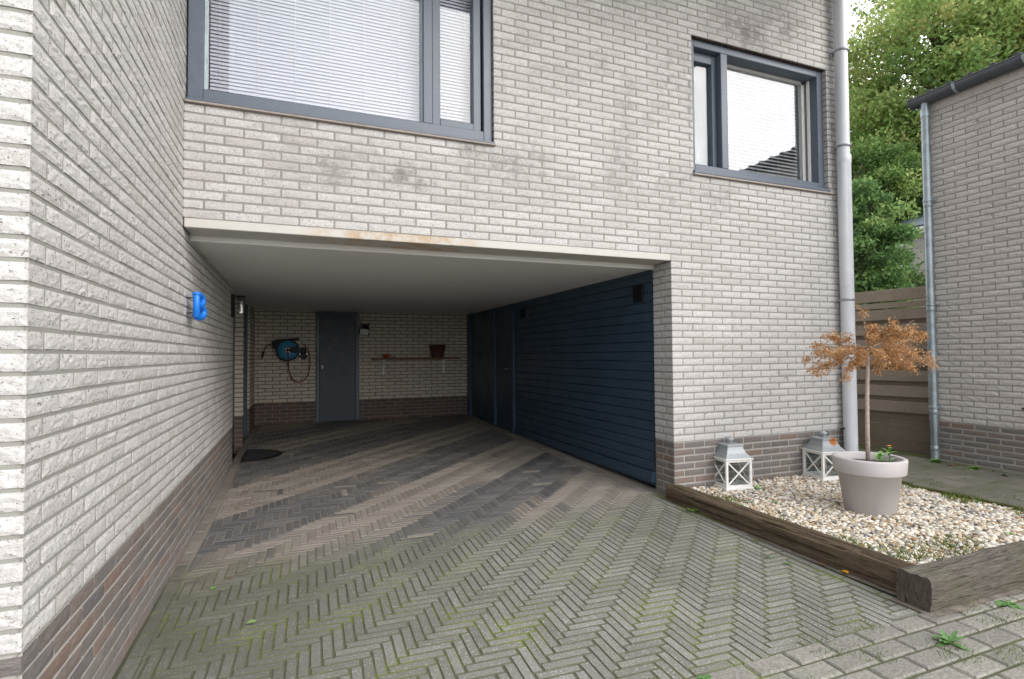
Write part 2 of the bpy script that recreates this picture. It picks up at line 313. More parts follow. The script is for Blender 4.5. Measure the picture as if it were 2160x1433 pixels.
# ------------------------------------------------------------------ brickwork
CR = .0625; BM = .2303; JH = .0118; JV = .012
def sub_iv(iv, cuts):
    out = [iv]
    for a, b in cuts:
        nx = []
        for p, q in out:
            if b <= p or a >= q: nx.append((p, q)); continue
            if a > p: nx.append((p, a))
            if b < q: nx.append((b, q))
        out = nx
    return out
def wall(mb, O, U, N, u0, u1, i0, i1, off, holes=(), amp=.0028, nu=6, nz=3, mi_b=0, mi_m=1, ends=('c', 'c'), rec=.0045, zmin=None):
    """real bricks laid course by course; rows i0..i1 (i*CR is the bed joint); off(i) = position of a head joint"""
    O = Vector(O); U = Vector(U); N = Vector(N); Z = Vector((0, 0, 1))
    jh, jv = JH, JV
    if i1 <= 8: rec = .0075; amp = min(amp, .003); jh = .0150; jv = .0155
    for i in range(i0, i1):
        za, zb = i*CR, (i+1)*CR
        if zmin is not None: za = max(za, zmin)
        segs = [(u0, u1, za, zb)]
        hz = [(h[0], h[1], h[2], h[3]) for h in holes if h[2] < zb-1e-4 and h[3] > za+1e-4]
        cuts = []
        for a, b, c_, d_ in hz:
            cuts.append((a, b))
            # partial height pieces above / below the hole
            if c_ > za+.02: segs.append((max(a, u0), min(b, u1), za, c_))
            if d_ < zb-.02: segs.append((max(a, u0), min(b, u1), d_, zb))
        pieces = [(p, q, za, zb) for p, q in sub_iv((u0, u1), cuts)] + segs[1:]
        o = off(i)
        for p, q, z0, z1 in pieces:
            if q-p < .004: continue
            A = O+U*p+N*-rec; B = O+U*q+N*-rec
            mb.quad(A+Z*z0, B+Z*z0, B+Z*z1, A+Z*z1, mi_m)
            k = math.floor((p-o)/BM)
            while o+k*BM < q-1e-5:
                a, b = o+k*BM, o+(k+1)*BM; k += 1
                ba = p if a < p+.001 else a+jv/2; bb = q if b > q-.001 else b-jv/2
                if a < p+.001 and p > u0+.001: ba = p+.001
                if bb-ba < .022: continue
                brick(mb, O, U, N, Z, ba, bb, z0+(jh/2 if z0 == za else .002), z1-(jh/2 if z1 == zb else .002), amp, max(2, int(round(nu*(bb-ba)/.218))), nz, mi_b, rec, ba <= u0+.0015, bb >= u1-.0015)
def brick(mb, O, U, N, Z, ua, ub, za, zb, amp, nu, nz, mi, rec, eL=False, eR=False):
    n0 = len(mb.v); base = random.uniform(-.0012, .001); ta = random.uniform(-.001, .001); tz = random.uniform(-.0008, .0008)
    e = .0022; ua += 0 if eL else random.uniform(-.0012, .0012); ub += 0 if eR else random.uniform(-.0012, .0012); za += random.uniform(-.0009, .0009); zb += random.uniform(-.0009, .0009)
    seed = Vector((random.random()*50, 0, 0))
    for j in range(nz+1):
        fz = j/nz
        for i in range(nu+1):
            fu = i/nu; edge = i in (0, nu) or j in (0, nz)
            u = ua+(ub-ua)*fu; z = za+(zb-za)*fz
            p = O+U*u+Z*z
            if edge:
                d = -e+noise.noise(p*45)*amp*.5; du = (e if i == 0 else -e if i == nu else 0)*random.uniform(.4, 1.1); dz = (e if j == 0 else -e if j == nz else 0)*random.uniform(.3, 1.)
            else: d = noise.noise(p*48+seed)*amp+random.uniform(-.35, .35)*amp; du = dz = 0
            d += base+ta*(fu-.5)*2+tz*(fz-.5)*2
            if (i == 0 and eL) or (i == nu and eR): d = du = 0
            mb.v.append(tuple(p+U*du*.5+Z*dz*.5+N*d))
    W = nu+1
    for j in range(nz):
        for i in range(nu): a = n0+j*W+i; mb.face((a, a+1, a+W+1, a+W), mi, 0, 0, False)
    ring = [n0+i for i in range(nu+1)]+[n0+j*W+nu for j in range(1, nz+1)]+[n0+nz*W+i for i in range(nu-1, -1, -1)]+[n0+j*W for j in range(nz-1, 0, -1)]
    m0 = len(mb.v)
    for r in ring:
        v = Vector(mb.v[r]); d = (v-O).dot(N); mb.v.append(tuple(v-N*(d+rec+.004)))
    L = len(ring)
    for q in range(L): mb.face((ring[(q+1) % L], ring[q], m0+q, m0+(q+1) % L), mi)
even = lambda a, b: (lambda i: a if i % 2 == 0 else b)

XP = 3.80; YB = 6.167; YC = -2.113; XR = 6.10; ZT = 5.5; IT = 88
W1 = (0.0, 2.12, 47*CR, 70*CR); W2 = (4.07, 5.812, 47*CR, 68*CR)
house = thing('terraced_house', 'pale grey brick house with open carport, blue timber garage wall and grey framed windows above', 'house')
# -- front wall
mb = MB(); LBm = [M['lb'], M['mo']]
fo = even(-BM/2, 0.)
wall(mb, (0, 0, 0), (1, 0, 0), (0, -1, 0), 0, XR, 35, IT, fo, [W1, W2], nu=7, nz=3)
wall(mb, (0, 0, 0), (1, 0, 0), (0, -1, 0), XP, XR, 8, 35, fo, nu=7, nz=3)
# window reveals
wall(mb, (0, 0, 0), (0, 1, 0), (-1, 0, 0), 0, .06, 0, 0, fo)
for xr, z0, z1 in ((2.12, 47, 70), (5.812, 47, 68)):
    wall(mb, (xr, 0, 0), (0, 1, 0), (-1, 0, 0), 0.002, .075, z0, z1, lambda i: .3, nu=3, rec=.008)
# pillar side (faces the driveway)
wall(mb, (XP, 0, 0), (0, 1, 0), (-1, 0, 0), 0, .27, 8, 34, even(.108, .16), nu=5)
mb.obj('front_wall', LBm, house)
mb = MB(); DBm = [M['db'], M['mod']]
wall(mb, (0, 0, 0), (1, 0, 0), (0, -1, 0), XP, XR, 0, 8, fo, nu=6, amp=.0045)
wall(mb, (XP, 0, 0), (0, 1, 0), (-1, 0, 0), 0, .27, 0, 8, even(.108, .16), nu=4, amp=.0045)
mb.quad((XP+.012, .012, -.1), (XR, .012, -.1), (XR, .012, 0.001), (XP+.012, .012, 0.001), 1)
mb.obj('front_plinth', DBm, house)
# end wall beside the passage
mb = MB(); wall(mb, (XR, 0, 0), (0, 1, 0), (1, 0, 0), 0, 3.2, 8, IT, even(.1, 0), nu=3, nz=2)
mb.quad((XR-.01, 3.2, 0), (XR-.01, 9, 0), (XR-.01, 9, ZT), (XR-.01, 3.2, ZT), 1)
mb.obj('end_wall', LBm, house)
mb = MB(); wall(mb, (XR, 0, 0), (0, 1, 0), (1, 0, 0), 0, 3.2, 0, 8, even(.1, 0), nu=3, nz=2); mb.obj('end_plinth', DBm, house)
# -- left projecting wall: long side (faces +X) and short front (faces -Y)
lo = lambda i: (YC if i % 2 == 0 else YC-BM/2)
mb = MB(); wall(mb, (0, 0, 0), (0, 1, 0), (1, 0, 0), YC, 2.89, 8, IT, lo, nu=8, nz=4, amp=.0028)
wall(mb, (0, YC, 0), (-1, 0, 0), (0, -1, 0), 0, 2.4, 8, IT, even(-BM/2, 0.), nu=8, nz=4, amp=.0028)
mb.obj('side_wall', LBm, house)
mb = MB(); wall(mb, (0, 0, 0), (0, 1, 0), (1, 0, 0), YC, 2.89, 0, 8, lo, nu=7, amp=.004)
wall(mb, (0, YC, 0), (-1, 0, 0), (0, -1, 0), 0, 2.4, 0, 8, even(-BM/2, 0.), nu=7, amp=.004); mb.obj('side_plinth', DBm, house)
# -- piers by the front door
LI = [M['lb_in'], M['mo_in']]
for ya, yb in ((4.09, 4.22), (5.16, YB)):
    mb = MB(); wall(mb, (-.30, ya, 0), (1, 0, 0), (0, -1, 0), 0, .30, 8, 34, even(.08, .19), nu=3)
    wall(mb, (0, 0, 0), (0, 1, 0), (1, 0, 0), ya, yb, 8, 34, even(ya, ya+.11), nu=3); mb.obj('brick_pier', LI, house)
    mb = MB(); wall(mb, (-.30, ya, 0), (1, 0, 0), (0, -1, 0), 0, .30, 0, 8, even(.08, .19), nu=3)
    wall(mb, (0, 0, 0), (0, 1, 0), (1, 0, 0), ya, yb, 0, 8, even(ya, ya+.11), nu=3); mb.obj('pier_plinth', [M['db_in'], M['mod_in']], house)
# back wall
DR = (.975, 1.712, 0, 2.2)
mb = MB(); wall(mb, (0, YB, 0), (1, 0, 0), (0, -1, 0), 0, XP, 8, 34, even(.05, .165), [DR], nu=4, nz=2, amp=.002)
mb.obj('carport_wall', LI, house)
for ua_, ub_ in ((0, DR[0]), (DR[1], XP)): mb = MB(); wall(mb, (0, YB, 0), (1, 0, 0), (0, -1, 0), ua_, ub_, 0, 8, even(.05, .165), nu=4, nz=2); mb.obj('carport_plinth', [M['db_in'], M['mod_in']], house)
# front door recess
mb = MB(); mb.box(-.36, -.10, 2.86, 4.10, .02, 2.09, 0); mb.box(-.36, -.10, 4.2, 5.17, .02, 2.09, 0)
mb.box(-.10, -.012, 2.89, 2.96, .05, 2.085, 0, .004); mb.box(-.10, -.03, 4.22, 4.29, .05, 2.085, 0, .004); mb.box(-.10, -.03, 5.09, 5.155, .05, 2.085, 0, .004)
mb.obj('front_door', M['blue'], house)
# lintel and ceiling
mb = MB(); mb.box(0.006, XP-.012, -.012, .255, 34*CR, 35*CR-.004, 0, .004); mb.obj('lintel', M['lintel'], house)
mb = MB(); mb.box(-.35, XP+.1, .257, YB+.3, 2.087, 2.35); mb.box(.006, XP-.012, .02, .256, 35*CR, 2.35)
mb.obj('ceiling', M['ceil'], house)
# hidden shell that closes the rooms
mb = MB(); zz = ZT
mb.quad((-2.5, YC+.02, zz), (XR, YC+.02, zz), (XR, 9, zz), (-2.5, 9, zz)); mb.quad((-2.5, 9, 0), (XR, 9, 0), (XR, 9, zz), (-2.5, 9, zz))
mb.quad((-2.4, YC, 0), (-2.4, 9, 0), (-2.4, 9, zz), (-2.4, YC, zz)); mb.quad((.05, .3, 2.36), (XR-.1, .3, 2.36), (XR-.1, 5, 2.36), (.05, 5, 2.36))
mb.quad((.05, 3, 2.36), (XR-.1, 3, 2.36), (XR-.1, 3, ZT-.1), (.05, 3, ZT-.1)); mb.quad((3, .35, 2.36), (3, 3, 2.36), (3, 3, ZT-.1), (3, .35, ZT-.1)); mb.quad((-.02, .02, 2.1), (-.02, 3, 2.1), (-.02, 3, ZT), (-.02, .02, ZT))
mb.quad((XP, YB+.3, 0), (-.4, YB+.3, 0), (-.4, YB+.3, 2.3), (XP, YB+.3, 2.3)); mb.quad((-.4, 2.8, 0), (-.4, YB+.3, 0), (-.4, YB+.3, 2.3), (-.4, 2.8, 2.3))
mb.obj('inner_wall', M['plaster'], house)

# -- timber garage wall
mb = MB(); y = None; zb0 = .19; hb = (2.065-zb0)/20
for b in range(20):
    z0 = zb0+b*hb; z1 = z0+hb
    xo = XP+random.uniform(-.0015, .0015)
    for ya, yb in ((.275, 3.78),):
        n0 = len(mb.v)
        prof = [(xo-.004, z0+.001), (xo-.010, z0+.005), (xo-.011, z1-.006), (xo-.003, z1-.0035), (xo+.002, z1), (xo+.002, z0)]
        for yy in (ya, yb):
            for X_, Z_ in prof: mb.v.append((X_, yy, Z_))
        for q in range(5): mb.face((n0+q, n0+6+q, n0+7+q, n0+q+1))
mb.quad((XP+.010, .27, .05), (XP+.010, 3.8, .05), (XP+.010, 3.8, 2.085), (XP+.010, .27, 2.085))
clad = mb.obj('garage_cladding', M['blue'], house)
mb = MB(); mb.box(XP-.035, XP+.05, .272, 3.78, .085, .185, 0, .006); mb.obj('bottom_rail', M['blue'], clad)
mb = MB(); mb.box(XP-.02, XP+.05, .272, 3.78, 2.05, 2.086, 0, .004); mb.obj('top_rail', M['blue'], clad)
def vent(y0, y1, z0, z1):
    mb = MB(); mb.box(XP-.028, XP-.010, y0, y1, z0, z1, 0, .003)
    n = 7
    for k in range(n): z = z0+.015+(z1-z0-.03)*k/(n-1); mb.box(XP-.036, XP-.026, y0+.012, y1-.012, z-.004, z+.003, 0)
    mb.obj('air_vent', M['black'], clad)
vent(.40, .565, 1.80, 1.965); vent(3.34, 3.5, 1.83, 1.98)
mb = MB(); mb.box(XP-.05, XP+.05, 3.755, 3.91, .02, 2.086, 0, .005)
mb.box(XP-.05, XP+.05, 4.62, 4.80, .02, 2.086, 0, .005); mb.box(XP-.03, XP+.05, 4.815, 5.02, .02, 2.086, 0, .005); mb.box(XP-.05, XP+.05, 6.02, YB-.004, .02, 2.086, 0, .005)
mb.box(XP-.02, XP+.05, 5.02, 6.02, 2.03, 2.086, 0); mb.box(XP-.02, XP+.05, 3.91, 4.62, 2.03, 2.086, 0)
dfr = mb.obj('garage_door_frame', M['blue'], house)
for a, b in ((3.912, 4.618), (5.022, 6.018)):
    mb = MB(); mb.box(XP+.0, XP+.04, a, b, .13, 2.028, 0, .003)
    for z in [.13+.0937*k for k in range(1, 20)]: mb.box(XP-.004, XP+.001, a+.02, b-.02, z+.004, z+.088, 0, .002)
    d_ = mb.obj('garage_door', M['blue'], house)
    if a < 4.5:
        mb = MB(); mb.box(XP-.045, XP-.003, 4.0, 4.012, 1.06, 1.075); mb.box(XP-.05, XP-.038, 3.99, 4.10, 1.06, 1.075, 0, .003); mb.obj('door_handle', M['silver'], d_)
    mb = MB(); mb.box(XP-.03, XP+.04, a, b, .045, .128, 0, .004); mb.obj('threshold', M['blue'], d_)

# -- storage door in the back wall
mb = MB(); f0 = .075
mb.box(.98, 1.035, YB-.03, YB+.06, f0, 2.085, 0, .003); mb.box(1.655, 1.708, YB-.03, YB+.06, f0, 2.085, 0, .003); mb.box(1.035, 1.655, YB-.03, YB+.06, 2.03, 2.085, 0, .003); mb.box(1.035, 1.655, YB-.03, YB+.06, f0, .135, 0, .003)
mb.quad((.97, YB+.05, 0), (1.715, YB+.05, 0), (1.715, YB+.05, 2.1), (.97, YB+.05, 2.1))
dfm = mb.obj('storage_door_frame', M['blue'], house)
mb = MB(); mb.box(1.037, 1.653, YB-.018, YB+.02, .137, 2.028, 0, .003); dd = mb.obj('storage_door', M['door'], house)
mb = MB(); mb.box(1.067, 1.098, YB-.026, YB-.018, 1.075, 1.13, 0, .002); mb.obj('lock_plate', M['white'], dd)
mb = MB(); mb.tube([(1.083, YB-.030, 1.113), (1.083, YB-.025, 1.113)], .006); mb.box(1.080, 1.086, YB-.030, YB-.025, 1.09, 1.11); mb.obj('keyhole', M['black'], dd)

# -- windows
def bar(mb, x0, x1, z0, z1, y0, y1, bev=.004, mi=0): mb.box(x0, x1, y0, y1, z0, z1, mi, bev)
def blind(name, x0, x1, z0, z1, yy, parent, sp=.0262, tilt=68, cords=(), wd=.0145):
    mb = MB(); z = z0+.02; t = R(tilt)
    dy, dz = math.cos(t)*wd, math.sin(t)*wd
    while z < z1:
        j = random.uniform(-.0006, .0006); n0 = len(mb.v)
        for x in (x0, x1):
            for k, (a, c_) in enumerate(((-1, 0), (0, .0018), (1, 0))): mb.v.append((x, yy+a*dy, z+a*dz+c_+j))
        mb.face((n0, n0+3, n0+4, n0+1), 0, 0, 0, True); mb.face((n0+1, n0+4, n0+5, n0+2), 0, 0, 0, True); z += sp
    mb.box(x0, x1, yy-.012, yy+.012, z0, z0+.014, 0, .003)
    b = mb.obj(name, M['blind'] if sp < .03 else M['blind2'], parent)
    mb = MB()
    for c_ in cords: mb.tube([(c_, yy-.017, z0+.01), (c_, yy-.017, z1)], .0013, 5)
    mb.obj('blind_cord', M['white'], b); return b
FT = 68*CR-.002
# large window
FT = 70*CR-.002
mb = MB(); zb_ = 2.972
bar(mb, .010, .098, zb_, FT, .035, .13); bar(mb, 2.045, 2.115, zb_, FT, .035, .13); bar(mb, .098, 2.045, zb_, 3.058, .035, .13); bar(mb, .098, 2.045, FT-.03, FT, .035, .13); bar(mb, 1.565, 1.635, 3.058, FT-.03, .038, .13)
wA = mb.obj('large_window', M['frame'], house)
mb = MB(); a, b, z0, z1 = 1.637, 2.03, 3.060, FT-.031
bar(mb, a, a+.062, z0, z1, .052, .125); bar(mb, b-.062, b, z0, z1, .06, .125); bar(mb, a+.062, b-.062, z0, z0+.055, .052, .125); bar(mb, a+.062, b-.062, z1-.030, z1, .052, .125)
mb.obj('sash', M['frame'], wA)
M['bead'] = m_flat('pale_bead', (.42, .50, .54), .4)
for a_, b_ in ((.10, .118), (1.556, 1.565)): mb = MB(); mb.box(a_, b_, .075, .13, 3.058, FT-.03, 0); mb.obj('glazing_bead', M['bead'], wA)
mb = MB(); mb.box(.10, 1.566, .104, .108, 3.05, FT-.025); mb.obj('pane', M['glass'], wA)
mb = MB(); mb.box(1.69, 1.975, .104, .108, 3.10, FT-.055); mb.obj('pane', M['glass'], wA)
blind('blind', .12, 1.56, 3.06, FT, .175, wA, cords=(.18, .42, .66, .90, 1.14, 1.40))
blind('blind', 1.67, 2.0, 3.06, FT, .175, wA, cords=(1.72, 1.93))
mb = MB(); mb.box(.006, 2.118, -.018, .06, 2.951, 2.966, 0, .003); mb.obj('metal_sill', M['frame'], wA)
mb = MB(); mb.box(.004, 2.125, -.026, .06, 2.935, 2.948, 0, .002); mb.obj('sill', M['stone'], wA)
# small window
FT = 68*CR-.002
mb = MB(); zb_ = 2.99
bar(mb, 4.072, 4.135, zb_, FT, .048, .19); bar(mb, 5.735, 5.810, zb_, FT, .048, .19); bar(mb, 4.135, 5.735, zb_, 3.062, .048, .19); bar(mb, 4.135, 5.735, FT-.068, FT, .048, .19); bar(mb, 4.455, 4.535, 3.062, FT-.068, .048, .19)
wB = mb.obj('small_window', M['frame'], house)
mb = MB(); a, b, z0, z1 = 4.137, 4.453, 3.064, FT-.07
bar(mb, a, a+.03, z0, z1, .115, .18); bar(mb, b-.05, b, z0, z1, .115, .18); bar(mb, a+.03, b-.05, z0, z0+.03, .115, .18); bar(mb, a+.03, b-.05, z1-.09, z1-.0, .115, .18); mb.obj('sash', M['frame'], wB)
mb = MB(); mb.box(4.16, 4.41, .150, .153, 3.09, FT-.15); mb.obj('pane', M['glass'], wB)
mb = MB(); mb.box(4.537, 5.733, .160, .164, 3.064, FT-.07); mb.obj('pane', M['glass2'], wB)
mb = MB(); mb.box(5.715, 5.733, .135, .16, 3.064, FT-.07); mb.box(5.66, 5.70, .175, .215, 3.05, FT-.06); mb.box(4.54, 5.70, .175, .215, FT-.10, FT-.07); mb.obj('inner_frame', M['white'], wB)
mb = MB(); mb.box(4.15, 4.43, .19, .194, 3.05, FT-.08); mb.obj('net_screen', m_flat('net_screen', (.20, .23, .25), .9, var=.3, sc_=6), wB)
blind('blind', 4.56, 5.64, 3.06, FT-.08, .235, wB, cords=(4.80, 5.08, 5.36), tilt=50, sp=.037, wd=.019)
mb = MB(); mb.box(4.065, 5.815, -.020, .10, 2.955, 2.985, 0, .004); mb.obj('metal_sill', M['frame'], wB)
mb = MB(); mb.box(4.06, 5.86, -.026, .06, 2.935, 2.951, 0, .002); mb.obj('sill', M['stone'], wB)
mb = MB(); x = 4.075
while x < 5.80: mb.box(x, min(x+.052, 5.81), .004, .047, FT+.004, FT+.02, 0, .003); x += .0625
mb.obj('window_head', m_flat('head_brick', (.14, .10, .085), .9, var=.35), wB)

# -- white downpipe
mb = MB(); px, py = 5.925, -.085
mb.lathe([(.061, 1.98), (.061, 4.05+1.6)], (px, py, 0), 28); mb.lathe([(.064, -.05), (.064, 3.24), (.068, 3.25), (.068, 3.32), (.0615, 3.33)], (px+.006, py, 0), 28)
dp = mb.obj('downpipe', M['pvc'], house)
for z in (4.42, 3.42, 1.83, .52):
    mb = MB(); 
    if z > 1: mb.lathe([(.0625, -.012), (.072, -.010), (.072, .010), (.0625, .012)], (px+.005, py, z), 28)
    if z > 1: mb.box(px-.01, px+.01, py+.06, .01, z-.008, z+.008)
    mb.tube([(px-.075, py+.05, z-.012), (px-.062, py+.01, z)], .008, 6); mb.obj('pipe_clamp', m_flat('clamp_metal', (.30, .31, .33), .4, .5) if z > 1 else M['black'], dp)

# ------------------------------------------------------------------ ground
def gz(x, y):  # driveway rises gently into the carport
    return max(-.02, min(.14, .019*(y+.95))) if y > -1.9 else -.018
mb = MB()
S = 260
for a, b, c_, d_ in ((-S, S, -S, -8), (-S, -8, -8, 12), (9, S, -8, 12), (-S, S, 12, S)): mb.quad((a, c_, -.09), (b, c_, -.09), (b, d_, -.09), (a, d_, -.09))
mb.quad((-8, -8, -.09), (9, -8, -.09), (9, 12, -.09), (-8, 12, -.09))
struct(mb.obj('ground', m_flat('bare_ground', (.10, .10, .07), .95, var=.4, sc_=3)))
PW = .0500
def wea(x, y): return max(0., min(1., .5-(y+.15-.12*(x-1.5))*.75))
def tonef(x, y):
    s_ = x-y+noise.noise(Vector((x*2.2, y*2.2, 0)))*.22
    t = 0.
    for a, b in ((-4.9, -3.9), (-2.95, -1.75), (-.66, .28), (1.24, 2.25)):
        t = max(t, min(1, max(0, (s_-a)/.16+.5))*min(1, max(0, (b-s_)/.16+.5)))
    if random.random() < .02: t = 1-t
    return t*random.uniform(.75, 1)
def paver(mb, cx, cy, lx, ly, rot, zf, tone, we, h=.045, bev=.0027, zj=.0010, edge=True):
    if lx < .012 or ly < .012: return
    c_, s_ = math.cos(rot), math.sin(rot); n0 = len(mb.v); dz = random.uniform(-zj, zj); tx = random.uniform(-.005, .005); ty = random.uniform(-.005, .005)
    z0 = zf(cx, cy)+dz
    for inset, z in ((0, -h), (0, -bev), (bev, 0)):
        for sx, sy in ((-1, -1), (1, -1), (1, 1), (-1, 1)):
            a, b = sx*(lx/2-inset), sy*(ly/2-inset); X_, Y_ = cx+a*c_-b*s_, cy+a*s_+b*c_
            mb.v.append((X_, Y_, z0+z+a*tx+b*ty+(zf(X_, Y_)-zf(cx, cy))))
    for l in (0, 4):
        for k in range(4): mb.face((n0+l+k, n0+l+(k+1) % 4, n0+l+4+(k+1) % 4, n0+l+4+k), 1 if l == 4 and edge and we > .45 else 0, tone, we)
    mb.face((n0+8, n0+9, n0+10, n0+11), 0, tone, we)
mb = MB(); DX0, DX1, DY0, DY1 = .075, 3.60, -2.15, YB; g = .0034
TR = R(-1.5)
def herr(ox, oy):
    rects = []
    n = 4; K = 150
    for m_ in range(-32, 33):
        for k in range(-K, K+1):
            ax, ay = k+n*m_, k-n*m_
            for (w_, h_, dx, dy) in ((n, 1, 0, 0), (1, n, 0, 1)):
                rects.append(((ax+dx)*PW+ox, (ay+dy)*PW+oy, w_*PW, h_*PW))
    return rects
for x, y, w_, h_ in herr(1.55, 1.6):
    x0, x1, y0, y1 = x, x+w_, y, y+h_
    x0, x1, y0, y1 = max(x0, DX0), min(x1, DX1), max(y0, DY0), min(y1, DY1)
    if x1-x0 < .016 or y1-y0 < .016: continue
    cx, cy = (x0+x1)/2, (y0+y1)/2; ww = 0
    gg = g
    # a slight rubbery drift of the lines as in a hand-laid drive
    qx = cx+.012*math.sin(cy*1.3); qy = cy-.030*(cx-1.8)*max(0, min(1, (1.5-cy)/3))
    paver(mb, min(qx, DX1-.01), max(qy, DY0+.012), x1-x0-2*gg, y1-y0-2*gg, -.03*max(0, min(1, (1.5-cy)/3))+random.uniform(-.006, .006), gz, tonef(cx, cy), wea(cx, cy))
# edging rows
y = YC-.1
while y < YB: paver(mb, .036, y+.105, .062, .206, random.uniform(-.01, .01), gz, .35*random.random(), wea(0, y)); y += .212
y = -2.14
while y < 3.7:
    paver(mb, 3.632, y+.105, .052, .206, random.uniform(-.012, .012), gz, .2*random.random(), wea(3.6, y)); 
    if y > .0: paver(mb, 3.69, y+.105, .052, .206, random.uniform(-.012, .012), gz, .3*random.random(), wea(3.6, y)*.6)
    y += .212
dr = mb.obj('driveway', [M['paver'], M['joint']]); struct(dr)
# joint bed below
mb = MB(); NX, NY = 40, 90
for i in range(NX):
    for j in range(NY):
        xa, xb = -.02+3.86*i/NX, -.02+3.86*(i+1)/NX; ya, yb = -2.16+8.4*j/NY, -2.16+8.4*(j+1)/NY
        d = .0034
        mb.quad((xa, ya, gz(xa, ya)-d), (xb, ya, gz(xb, ya)-d), (xb, yb, gz(xb, yb)-d), (xa, yb, gz(xa, yb)-d), 0, 0, max(.001, wea((xa+xb)/2, (ya+yb)/2)))
struct(mb.obj('driveway_joints', M['joint']))
# big-brick pavement in front
zf2 = lambda x, y: -.018-.004*max(0, x-3.4)
mb = MB(); r0 = 0; y = -2.155
def m_pav2():
    k = NB('pavement_brick'); isl = k.island(); c = k.mix(isl, (.21, .20, .175), (.30, .285, .25)); n_ = k.noise(2.5, 5, .65)
    c = k.mix(k.ramp(n_, .5, .7, 0, .45), c, (.14, .15, .085)); sp = k.noise(170, 2, .5); c = k.mix(k.ramp(sp, .60, .66, 0, .6), c, (.50, .48, .44)); fi = k.noise(60, 4, .7)
    c = k.mix(k.ramp(fi, .38, .6, .5, 0), c, (.09, .09, .075)); k.bump(fi, .6, .006); return k.fin(c, .92, spec=.2)
M['pav2'] = m_pav2()
while y > -5.2:
    x = -2.6+(0 if r0 % 2 else .112)
    while x < 9.5:
        paver(mb, x+.112, y-.054, .212, .099, random.uniform(-.012, .012), zf2, 0, 1, bev=.007, zj=.002, edge=False)
        x += .224
    y -= .112; r0 += 1
struct(mb.obj('pavement', M['pav2']))
mb = MB()
for a in range(40):
    x0 = -3+.32*a
    for b in range(10): mb.quad((x0, -5.2+.31*b, -.026), (x0+.32, -5.2+.31*b, -.026), (x0+.32, -4.89+.31*b, -.026), (x0, -4.89+.31*b, -.026), 0, 0, 1)
struct(mb.obj('pavement_joints', M['joint']))
mb = MB()
for a in range(30):
    x0 = 3.60+.2*a; mb.quad((x0, -2.222-.012*math.sin(a*1.7), -.0145), (x0+.2, -2.222-.012*math.sin(a*1.7+1.7), -.0145), (x0+.2, -2.0, -.0145), (x0, -2.0, -.0145))
mb.quad((3.662, -2.2, -.012), (3.75, -2.2, -.012), (3.75, 0, .006), (3.662, 0, .006))
struct(mb.obj('dirt_strip', m_flat('dirt', (.17, .145, .115), .95, var=.45, sc_=14, bump=.8)))
# pavement continues left of the side wall is hidden; garden path right of the gravel
def m_slab():
    k = NB('path_slab'); c = k.mix(k.island(), (.15, .14, .115), (.20, .185, .15)); c = k.mix(k.ramp(k.noise(2.2, 5, .7), .42, .66, 0, .75), c, (.095, .11, .045))
    c = k.mix(k.ramp(k.noise(5, 4, .7), .58, .7, 0, .6), c, (.08, .075, .065)); c = k.mix(k.ramp(k.noise(130, 2), .62, .68, 0, .5), c, (.42, .40, .36)); k.bump(k.noise(60, 4, .7), .6, .006); return k.fin(c, .92, spec=.2)
M['slab'] = m_slab()
mb = MB(); y = 4.; zf3 = lambda x, y: .045
while y > -4.8:
    for a in range(5): paver(mb, 6.02+.15+.302*a, y-.15, .295, .295, random.uniform(-.005, .005), zf3, 0, 0, bev=.005, zj=.004, edge=False)
    y -= .302
struct(mb.obj('garden_path', M['slab']))
mb = MB(); mb.quad((5.9, -5, .036), (7.6, -5, .036), (7.6, 4.2, .036), (5.9, 4.2, .036), 0, 0, 1); mb.quad((7.5, .12, .036), (9.5, .12, .036), (9.5, 4.2, .036), (7.5, 4.2, .036), 0, 0, 1); struct(mb.obj('path_bed', M['joint']))
# kerb strip along neighbour
mb = MB(); y = .05
while y > -4.8:
    L = .6; paver(mb, 7.455, y-L/2, .065, L-.008, random.uniform(-.004, .004), lambda x, y: .062, 0, 0, bev=.006, edge=False); y -= L
struct(mb.obj('edge_kerb', M['slab']))
